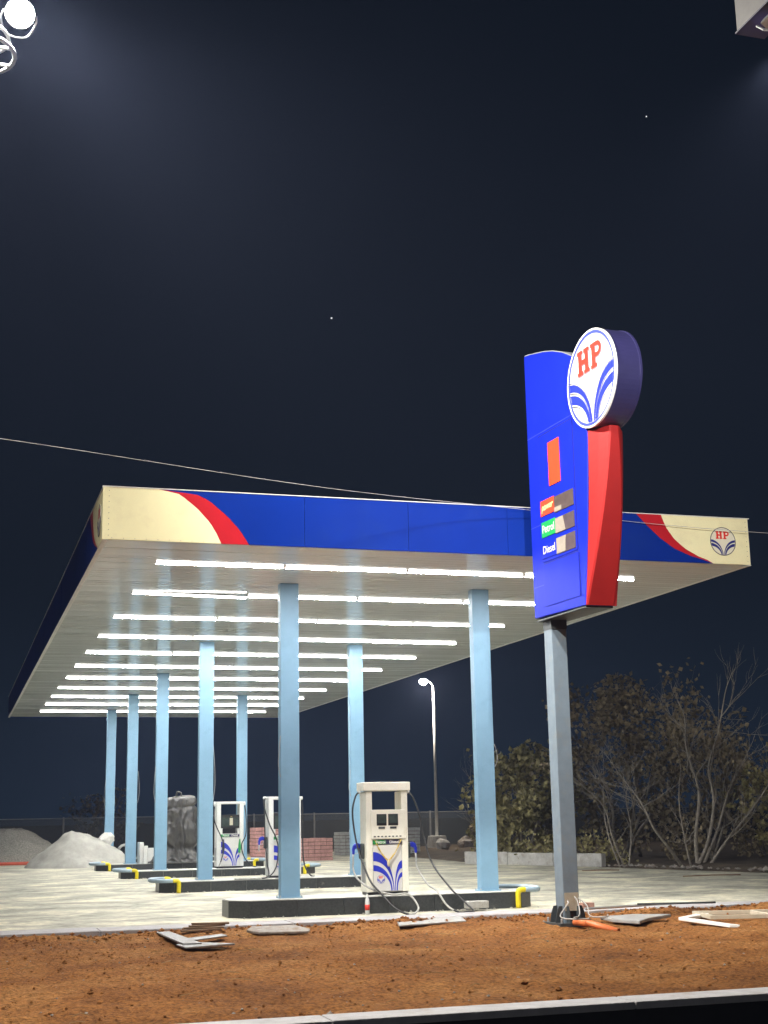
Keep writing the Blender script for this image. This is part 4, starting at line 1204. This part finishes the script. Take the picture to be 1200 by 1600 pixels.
for (x, y, r, lb) in ((21.0, 59.5, 0.34, 'pale rough boulder at the left foot of the street lamp'), (22.4, 60.4, 0.36, 'dark boulder at the right foot of the street lamp')):
    vs, fs = [], []
    for j in range(9):
        for i in range(12):
            a, b = 2 * math.pi * i / 12, math.pi * j / 8
            p = Vector((math.sin(b) * math.cos(a), math.sin(b) * math.sin(a), math.cos(b)))
            p *= r * (1 + 0.35 * noise.noise(p * 1.6 + Vector((x, y, 0))))
            vs.append((p.x, p.y, p.z * 0.85 + r * 0.7))
    for j in range(8):
        for i in range(12):
            fs.append((j * 12 + i, j * 12 + (i + 1) % 12, (j + 1) * 12 + (i + 1) % 12, (j + 1) * 12 + i))
    o = MB().add(vs, fs).build('boulder', M_concrete if 'pale' in lb else M_stone)
    o.location = (x, y, 0); tag(o, lb, 'boulder')

# low parapet on right rim of the forecourt
A, B = Vector((15.9, 42.6, 0)), Vector((18.2, 37.4, 0))
d = (B - A).normalized(); nr = Vector((-d.y, d.x, 0))
pr = empty('low_parapet', A)
tag(pr, 'low pale concrete parapet on the forecourt rim in front of the shrubs', 'wall')
L = (B - A).length
for k in range(3):
    a, b = d * (L * k / 3 + 0.01), d * (L * (k + 1) / 3 - 0.01)
    MB().prism([(a.x, a.y), (b.x, b.y), (b.x - nr.x * 0.2, b.y - nr.y * 0.2), (a.x - nr.x * 0.2, a.y - nr.y * 0.2)], -0.02, 0.36 + random.uniform(-.03, .02), lambda x, y, dd: (x, y, dd)).build('parapet_length', M_concrete, pr, bevel=0.012)
# rubble along rim
mbx = MB()
for k in range(120):
    t = random.random()
    p = Vector((18.2, 37.0, 0)).lerp(Vector((20.3, 28.5, 0)), t)
    rock(mbx, (p.x + random.uniform(-0.25, 0.35), p.y, 0.03), 0.03 + 0.09 * random.random() ** 2)
for k in range(160):
    rock(mbx, (random.uniform(17.8, 24), random.uniform(52, 62), -0.04), 0.05 + 0.14 * random.random() ** 2)
mbx.build('rim_rubble', M_stone)['kind'] = 'stuff'
# soil bank behind, right
mbk = MB()
vs, fs = [], []
NXk, NYk = 60, 40
for j in range(NYk + 1):
    for i in range(NXk + 1):
        x, y = 16.4 + 26 * i / NXk, 21 + 50 * j / NYk
        lim = 21.8 - (y - 24) * 0.30 if y < 36.4 else (18.0 - (y - 36.4) * 0.33 if y < 42 else 16.4 + (y - 42) * 0.06)
        dd = x - lim
        z = -0.3 if dd < 0.1 else min(0.08, -0.12 + dd * 0.25) + 0.10 * noise.fractal(Vector((x * 0.6, y * 0.6, 2)), 1, 2, 3)
        vs.append((x, y, z))
for j in range(NYk):
    for i in range(NXk):
        fs.append((j * (NXk + 1) + i, j * (NXk + 1) + i + 1, (j + 1) * (NXk + 1) + i + 1, (j + 1) * (NXk + 1) + i))
mbk.add(vs, fs).build('rough_ground', M_ground, smooth=True, fix=False)['kind'] = 'structure'

# ------------------------------------------------------------------ trees
def grow(mb, p, d, L, r, depth, tips, wig=0.25, up=0.05, sides=5, spread=0.6, kids=(2, 3)):
    n = 5
    pts, rs = [p.copy()], [r]
    q = p.copy()
    dd = d.normalized()
    for k in range(n):
        dd = (dd + Vector((random.gauss(0, wig), random.gauss(0, wig), random.gauss(0, wig) + up)) * 0.5).normalized()
        q = q + dd * (L / n)
        pts.append(q.copy()); rs.append(r * (1 - 0.62 * (k + 1) / n))
    mb.tube(pts, rs, sides if r > 0.02 else 4, caps=False)
    if depth <= 0:
        tips.append((pts[-1], dd)); tips.append((pts[3], dd))
        return
    for _ in range(random.randint(*kids)):
        k = random.randint(2, n)
        b = pts[k]
        ax = Vector((random.gauss(0, 1), random.gauss(0, 1), random.gauss(0, 0.7))).normalized()
        nd = (dd + ax * spread * random.uniform(0.7, 1.4)).normalized()
        grow(mb, b, nd, L * random.uniform(0.55, 0.8), max(0.0045, rs[k] * 0.75), depth - 1, tips, wig, up, sides, spread, kids)
    tips.append((pts[-1], dd))

# big bare multi-stemmed tree on the right
bt_ = empty('bare_tree', (19.6, 34.6, 0.0))
tag(bt_, 'tall leafless many stemmed tree at the right behind the forecourt', 'tree')
mb = MB(); tips = []
def stem(pts, r0, r1, kids=6, depth=2, L=1.0):
    P = smooth_path(pts, 6)
    n = len(P)
    r0, r1 = r0 * 0.50, r1 * 0.50
    kids = int(kids * 1.7)
    mb.tube(P, [r0 + (r1 - r0) * i / (n - 1) for i in range(n)], 8, caps=False)
    for k in range(kids):
        i = random.randint(int(n * 0.3), n - 2)
        dd = (P[i + 1] - P[i]).normalized()
        ax = Vector((random.gauss(0, 1), random.gauss(0, 0.9), random.gauss(0.25, 0.5))).normalized()
        grow(mb, P[i], (dd * 0.7 + ax).normalized(), L * random.uniform(0.6, 1.3), (r0 + (r1 - r0) * i / (n - 1)) * 0.5, depth, tips, 0.22, 0.10, 5, 0.55)
    grow(mb, P[-1], (P[-1] - P[-2]), L, r1 * 0.9, depth, tips, 0.22, 0.10, 5, 0.5)
stem([(0.10, 0.2, -0.1), (0.12, 0.25, 0.9), (0.28, 0.2, 2.2), (0.10, 0.4, 3.4), (0.22, 0.6, 4.2)], 0.13, 0.04, 5)
stem([(-0.05, 0.1, -0.1), (0.35, 0.0, 0.75), (0.55, -0.1, 1.9), (0.58, 0.1, 2.9), (0.95, 0.1, 3.9), (1.15, 0.0, 4.9)], 0.11, 0.035, 6)
stem([(0.22, 0.0, -0.1), (0.8, -0.3, 0.8), (1.45, -0.5, 1.6), (2.0, -0.8, 2.5)], 0.10, 0.03, 5)
stem([(0.25, 0.3, -0.1), (1.0, 0.6, 1.0), (1.5, 0.8, 2.0), (2.05, 0.8, 3.0)], 0.10, 0.03, 5)
stem([(-0.35, 0.1, -0.1), (-1.0, -0.3, 0.55), (-1.6, -0.6, 1.15), (-2.0, -0.7, 1.9), (-2.45, -0.6, 2.6)], 0.10, 0.03, 6)
stem([(-0.2, 0.0, -0.1), (-0.42, -0.1, 0.8), (-0.52, -0.1, 1.9), (-0.4, -0.1, 2.9)], 0.06, 0.025, 5, 1, 0.8)
stem([(0.0, 0.3, 2.8), (0.3, 0.5, 3.5), (0.9, 0.5, 4.0), (1.7, 0.3, 3.95)], 0.05, 0.02, 4, 1)
mb.build('trunk', M_bark, bt_, smooth=True)
bt_.scale.z = 0.93
# a second bare shrub left of it
bs = empty('bare_shrub', (17.9, 36.8, 0.0))
tag(bs, 'leafless spreading shrub left of the tall bare tree', 'shrub')
mb = MB(); tips = []
for pts in ([(0.6, 0, -0.1), (0.2, -0.1, 0.8), (-0.1, -0.2, 1.7), (-0.9, -0.3, 2.4)], [(0.7, 0, -0.1), (0.9, 0.1, 1.0), (0.8, 0.1, 2.0), (1.1, 0.0, 2.8)], [(0.5, 0.1, -0.1), (0.1, 0.1, 1.2), (0.15, 0.2, 2.6)]):
    stem(pts, 0.06, 0.02, 5, 2, 0.8)
mb.build('trunk', M_bark, bs, smooth=True)
# small bare tree behind lamp
st_ = empty('small_bare_tree', (22.0, 57.0, 0.0))
tag(st_, 'small leafless tree with pale crooked branches right of the street lamp', 'tree')
mb = MB(); tips = []
stem([(0, 0, -0.1), (0.03, 0, 1.0), (-0.02, 0, 1.9), (-0.35, 0, 2.6)], 0.10, 0.04, 5, 2, 1.0)
stem([(0, 0, 1.5), (0.5, 0, 2.0), (0.95, 0.1, 2.6)], 0.05, 0.02, 3, 2, 0.8)
stem([(0, 0, 0.9), (-0.45, 0.2, 1.3), (-0.7, 0.1, 1.9)], 0.05, 0.02, 3, 1, 0.7)
mb.build('trunk', M_bark, st_, smooth=True)

def leaf_faces(mb, c, size, nrm):
    a = nrm.cross(Vector((random.gauss(0, 1), random.gauss(0, 1), random.gauss(0, 1))))
    if a.length < 1e-3:
        return
    a.normalize(); b = nrm.cross(a)
    L, w = size, size * 0.42
    k = nrm * size * 0.12
    mb.add([c, c + a * L * 0.45 + b * w - k * 0, c + a * L, c + a * L * 0.45 - b * w, c + a * L * 0.5 - k], [(0, 4, 1), (4, 2, 1), (0, 3, 4), (4, 3, 2)])
def leafy(name, label, loc, hgt, rad, nleaf, material, size, stems=4, squash=1.0, group=None):
    root = empty(name, loc)
    tag(root, label, 'tree', group)
    mbt, tips_ = MB(), []
    for k in range(stems):
        a = random.uniform(0, 6.28)
        grow(mbt, Vector((random.uniform(-.2, .2), random.uniform(-.2, .2), -0.1)), Vector((math.cos(a) * 0.5, math.sin(a) * 0.5, 1.0)), hgt * 0.55, 0.07, 3, tips_, 0.2, 0.06, 5, 0.6)
    mbt.build('trunk', M_bark, root, smooth=True)
    ml = MB()
    cl = []
    for k in range(46):
        u, v = random.uniform(0, 6.28), random.random() ** 0.6
        z = random.uniform(0.10, 1.0)
        rr = rad * math.sqrt(max(0.05, 1 - (max(0, z - 0.45) / 0.58) ** 2)) * v
        cl.append((Vector((math.cos(u) * rr, math.sin(u) * rr * squash, z * hgt)), random.uniform(0.28, 0.62) * rad * 0.5))
    for k in range(nleaf):
        if random.random() < 0.22 and tips_:
            t = random.choice(tips_)[0]
            c = t + Vector((random.gauss(0, .16), random.gauss(0, .16), random.gauss(0, .16)))
        else:
            cc, cr_ = random.choice(cl)
            d = Vector((random.gauss(0, 1), random.gauss(0, 1), random.gauss(0, 1))).normalized()
            c = cc + d * cr_ * random.uniform(0.55, 1.05)
        if c.z < 0.05 or c.z > hgt * 1.12:
            continue
        leaf_faces(ml, c, size * random.uniform(0.6, 1.3), Vector((random.gauss(0, .7), random.gauss(-.3, .7), random.gauss(0.5, .6))).normalized())
    ml.build('crown', material, root, fix=False)
    return root
leafy('leafy_tree', 'broad leaved olive shrub tree between the right column and the sign pole', (18.3, 43.5, 0), 3.5, 1.9, 3200, M_leafA, 0.21, 5, group='leafy trees on the right')
leafy('leafy_tree', 'tall dull brown green tree behind the sign pole', (21.3, 42.5, 0), 5.6, 2.6, 5200, M_leafB, 0.17, 5, group='leafy trees on the right')
leafy('leafy_tree', 'low dark bushy tree behind the bare tree', (22.6, 39.0, 0), 4.0, 2.3, 3600, M_leafB, 0.16, 5, group='leafy trees on the right')
leafy('leafy_tree', 'olive bushy tree at the right edge behind the bare tree', (23.0, 34.6, 0), 3.5, 1.8, 2400, M_leafA, 0.16, 4, group='leafy trees on the right')
leafy('leafy_tree', 'dim thin tree beyond the fence at the left', (8.2, 82.0, -0.1), 3.1, 1.5, 900, M_leafB, 0.2, 3)
leafy('leafy_tree', 'dim bush behind the small bare tree', (24.5, 61.5, 0), 1.9, 1.5, 1300, M_leafB, 0.18, 3)
leafy('leafy_tree', 'low leafy bush on the forecourt rim right of the bare tree', (21.5, 31.6, 0), 0.9, 0.7, 500, M_leafA, 0.12, 3)
# creeping leaves along the parapet
ml = MB()
for k in range(1500):
    t = random.random()
    p = A.lerp(B, t) + Vector((random.gauss(0.55, 0.3), random.gauss(0.3, 0.3), abs(random.gauss(0.3, 0.35))))
    leaf_faces(ml, p, random.uniform(0.08, 0.18), Vector((random.gauss(0, .6), random.gauss(-.4, .6), random.gauss(.5, .5))).normalized())
ml.build('ground_creepers', M_leafA, fix=False)['kind'] = 'stuff'

# ================================================================== SMALL THINGS ON THE VERGE
verge_first = set(bpy.data.objects)
def slab(name, label, cat, pts, z, th, material, tilt=(0, 0), bevel=0.006):
    cx, cy = sum(p[0] for p in pts) / len(pts), sum(p[1] for p in pts) / len(pts)
    o = MB().prism([(p[0] - cx, p[1] - cy) for p in pts], 0, th, lambda a, b, d: (a, b, d)).build(name, material, bevel=bevel)
    o.location = (cx, cy, z); o.rotation_euler = (tilt[0], tilt[1], 0)
    return tag(o, label, cat)
slab('board', 'narrow grey board running towards the camera, under the crossing one at left', 'board', [(2.78, 19.95), (2.98, 20.0), (3.02, 17.45), (2.78, 17.5)], 0.05, 0.025, M_board, (-0.012, 0))
slab('board', 'pointed grey board end lying across the other one at left', 'board', [(2.92, 18.45), (3.55, 19.0), (3.58, 18.75), (2.98, 18.2)], 0.075, 0.02, M_board, (0.02, 0.02))
slab('board', 'grey triangular board offcut lying nearest the camera at left', 'board', [(2.72, 17.75), (3.0, 17.85), (3.42, 17.35), (2.76, 17.25)], 0.055, 0.022, M_board, (0.01, -0.02))
for k, (x0, x1, y, z, r_) in enumerate(((3.05, 3.62, 19.5, 0.05, .03), (3.10, 3.68, 19.55, 0.076, -.06), (3.18, 3.70, 19.6, 0.102, .12), (3.22, 3.76, 19.62, 0.128, -.1))):
    o = MB().box(-(x1 - x0) / 2, (x1 - x0) / 2, -0.06, 0.06, 0, 0.024).build('timber_plank', M_wood, bevel=0.004)
    o.location = ((x0 + x1) / 2, y, z); o.rotation_euler = (0, random.uniform(-.03, .03), r_)
    tag(o, ['bottom brown timber plank of the small pile on the soil', 'second brown timber plank up in the small pile', 'third brown timber plank up in the small pile', 'topmost brown timber plank of the small pile'][k], 'plank', 'pile of timber planks')
slab('stone_slab', 'weathered grey slab with worn rim lying on soil before the front island', 'slab', [(3.90, 19.25), (4.02, 18.95), (4.72, 18.86), (4.80, 19.1), (4.70, 19.6), (4.05, 19.65)], 0.055, 0.035, M_stone, (0.05, 0.0), 0.006)
slab('pale_panel', 'flat pale grey panel lying on soil before the cream dispenser', 'panel', [(6.02, 19.05), (7.18, 19.35), (7.38, 20.1), (6.28, 20.05)], 0.075, 0.025, M_board, (0.015, 0))
o = MB().box(-0.19, 0.19, -0.1, 0.1, 0, 0.12).build('concrete_block', M_concrete, bevel=0.012)
o.location = (8.15, 21.55, 0.0); o.rotation_euler = (0, 0, 0.1); tag(o, 'small concrete block at the foot of the front island', 'block')
o = MB().box(-0.12, 0.12, -0.06, 0.06, 0, 0.09).build('clay_brick', M_brick, bevel=0.008)
o.location = (9.62, 20.55, 0.04); o.rotation_euler = (0, 0, 0.2); tag(o, 'red clay brick on the edging right of the sign pole', 'brick')
slab('stone_slab', 'pale grey broken slab right of the orange pipe', 'slab', [(8.95, 18.75), (8.92, 18.25), (9.15, 17.85), (9.5, 18.25), (10.15, 18.75), (9.6, 18.95)], 0.075, 0.05, M_board, (0.02, 0.01), 0.012)
o = MB().tube([(8.33, 18.22, 0.035), (8.46, 18.0, 0.025), (8.70, 17.62, -0.07)], 0.046, 14, caps=False).build('orange_pipe', M_pvc, smooth=True)
sm = o.modifiers.new('wall', 'SOLIDIFY'); sm.thickness = 0.008
tag(o, 'orange plastic pipe end sticking out of the soil at the sign pole', 'pipe')
for k, (p, q, r, lb) in enumerate((((9.35, 20.05, 0.075), (11.05, 20.35, 0.085), 0.022, 'thin pale rod lying on the edging right of the sign pole'), ((10.3, 20.15, 0.11), (11.5, 19.85, 0.11), 0.018, 'thin dark rod crossing the pale rod on the edging'))):
    tag(MB().tube([p, q], r, 6).build('rod', M_steel if k == 0 else M_poled), lb, 'rod')
slab('white_strip', 'short pale strip pointing left, on the soil at the right', 'strip', [(9.95, 18.25), (10.02, 18.10), (10.75, 18.75), (10.68, 18.88)], 0.10, 0.035, M_white, (0, 0), 0.004)
slab('white_strip', 'longer pale strip pointing at the camera, on the soil at the right', 'strip', [(9.90, 18.18), (10.05, 18.02), (9.98, 16.6), (9.85, 16.65)], 0.09, 0.035, M_white, (0, 0), 0.004)
fr = empty('wooden_formwork', (11.25, 18.3, 0.09), R(-14))
tag(fr, 'pale open rectangular frame lying on the soil at the right edge', 'frame')
for a in ((-0.85, 0.85, -0.5, -0.44), (-0.85, 0.85, 0.44, 0.5), (-0.85, -0.79, -0.438, 0.438), (0.79, 0.85, -0.438, 0.438), (0.05, 0.11, -0.438, 0.438)):
    MB().box(a[0], a[1], a[2], a[3], 0, 0.06).build('rail', mat('pale timber', (0.50, 0.44, 0.34), 0.7, var=0.15), fr, bevel=0.004)
for o in [q for q in bpy.data.objects if q not in verge_first and q.parent is None]:
    if o.type == 'MESH' and o.location.length < 0.001:
        for v in o.data.vertices:
            v.co = (v.co.x * KV, v.co.y * KV, v.co.z + DV)
    else:
        x, y = o.location.x * KV, o.location.y * KV
        g = soil_z(x, y) if y < 21.2 else -0.045
        z = max(g - DV + 0.012, 0.0) if not o.name.startswith('timber_plank') else o.location.z - 0.02
        o.location = (x, y, z + DV)
# bottle
bo = empty('plastic_bottle', (6.72, 22.92, -0.085))
tag(bo, 'clear plastic bottle with red label standing against the front island', 'bottle')
MB().lathe([(0.036, 0.0), (0.04, 0.01), (0.04, 0.20), (0.034, 0.25), (0.016, 0.285), (0.014, 0.31)], (0, 0, 0), 14).build('body', M_glassclear, bo, smooth=True)
MB().lathe([(0.0415, 0.075), (0.0415, 0.165)], (0, 0, 0), 14).build('label', M_lred, bo, smooth=True)
MB().lathe([(0.018, 0.311), (0.018, 0.335)], (0, 0, 0), 12).build('cap', M_white, bo)
# cables at the sign pole
for k, (pts, lb) in enumerate((([(8.74, 19.32, 0.25), (8.62, 19.05, 0.22), (8.45, 18.95, 0.06), (8.5, 18.6, 0.04), (8.8, 18.7, 0.03)], 'pale cable looping out left of the sign pole foot'),
                               ([(8.86, 19.33, 0.30), (8.82, 19.15, 0.25), (8.78, 19.0, 0.12), (8.62, 18.7, 0.07), (8.42, 18.42, 0.07)], 'pale cable running from the sign pole into the orange pipe'),
                               ([(8.92, 19.33, 0.28), (8.95, 19.1, 0.18), (8.9, 18.9, 0.05), (9.1, 18.8, 0.04), (9.25, 19.05, 0.05)], 'pale cable curling right of the sign pole foot'))):
    tag(MB().tube(smooth_path(pts, 8), 0.010, 6).build('cable', M_cable, smooth=True), lb, 'cable')
# stars
for (dx, dy, lb) in ((518, 497, 'bright small star above the middle of the canopy'), (1010, 182, 'faint small star in the upper right sky')):
    dirv = (_F * 2149.4 + _R2 * (dx - 600) - _U2 * (dy - 800)).normalized()
    o = MB().lathe([(0.05, -0.55), (0.4, -0.35), (0.55, 0), (0.4, 0.35), (0.05, 0.55)], (0, 0, 0), 10).build('star', M_star)
    o.location = CAM_LOC + dirv * 900
    o.scale = (1.0,) * 3 if dx < 600 else (0.7,) * 3
    tag(o, lb, 'star')

# ================================================================== NIGHT AIR
hz = MB().box(-70, 70, -8, 130, -2.0, 16.0).build('haze', M_ground)
tag(hz, kind='stuff')
hm = bpy.data.materials.new('haze'); hm.use_nodes = True
hn, hl = hm.node_tree.nodes, hm.node_tree.links
hn.remove(hn['Principled BSDF'])
pv = hn.new('ShaderNodeVolumePrincipled')
pv.inputs['Color'].default_value = (0.50, 0.60, 1.0, 1)
pv.inputs['Density'].default_value = HAZE
pv.inputs['Anisotropy'].default_value = 0.3
hl.new(pv.outputs[0], hn['Material Output'].inputs['Volume'])
hz.data.materials.clear(); hz.data.materials.append(hm)
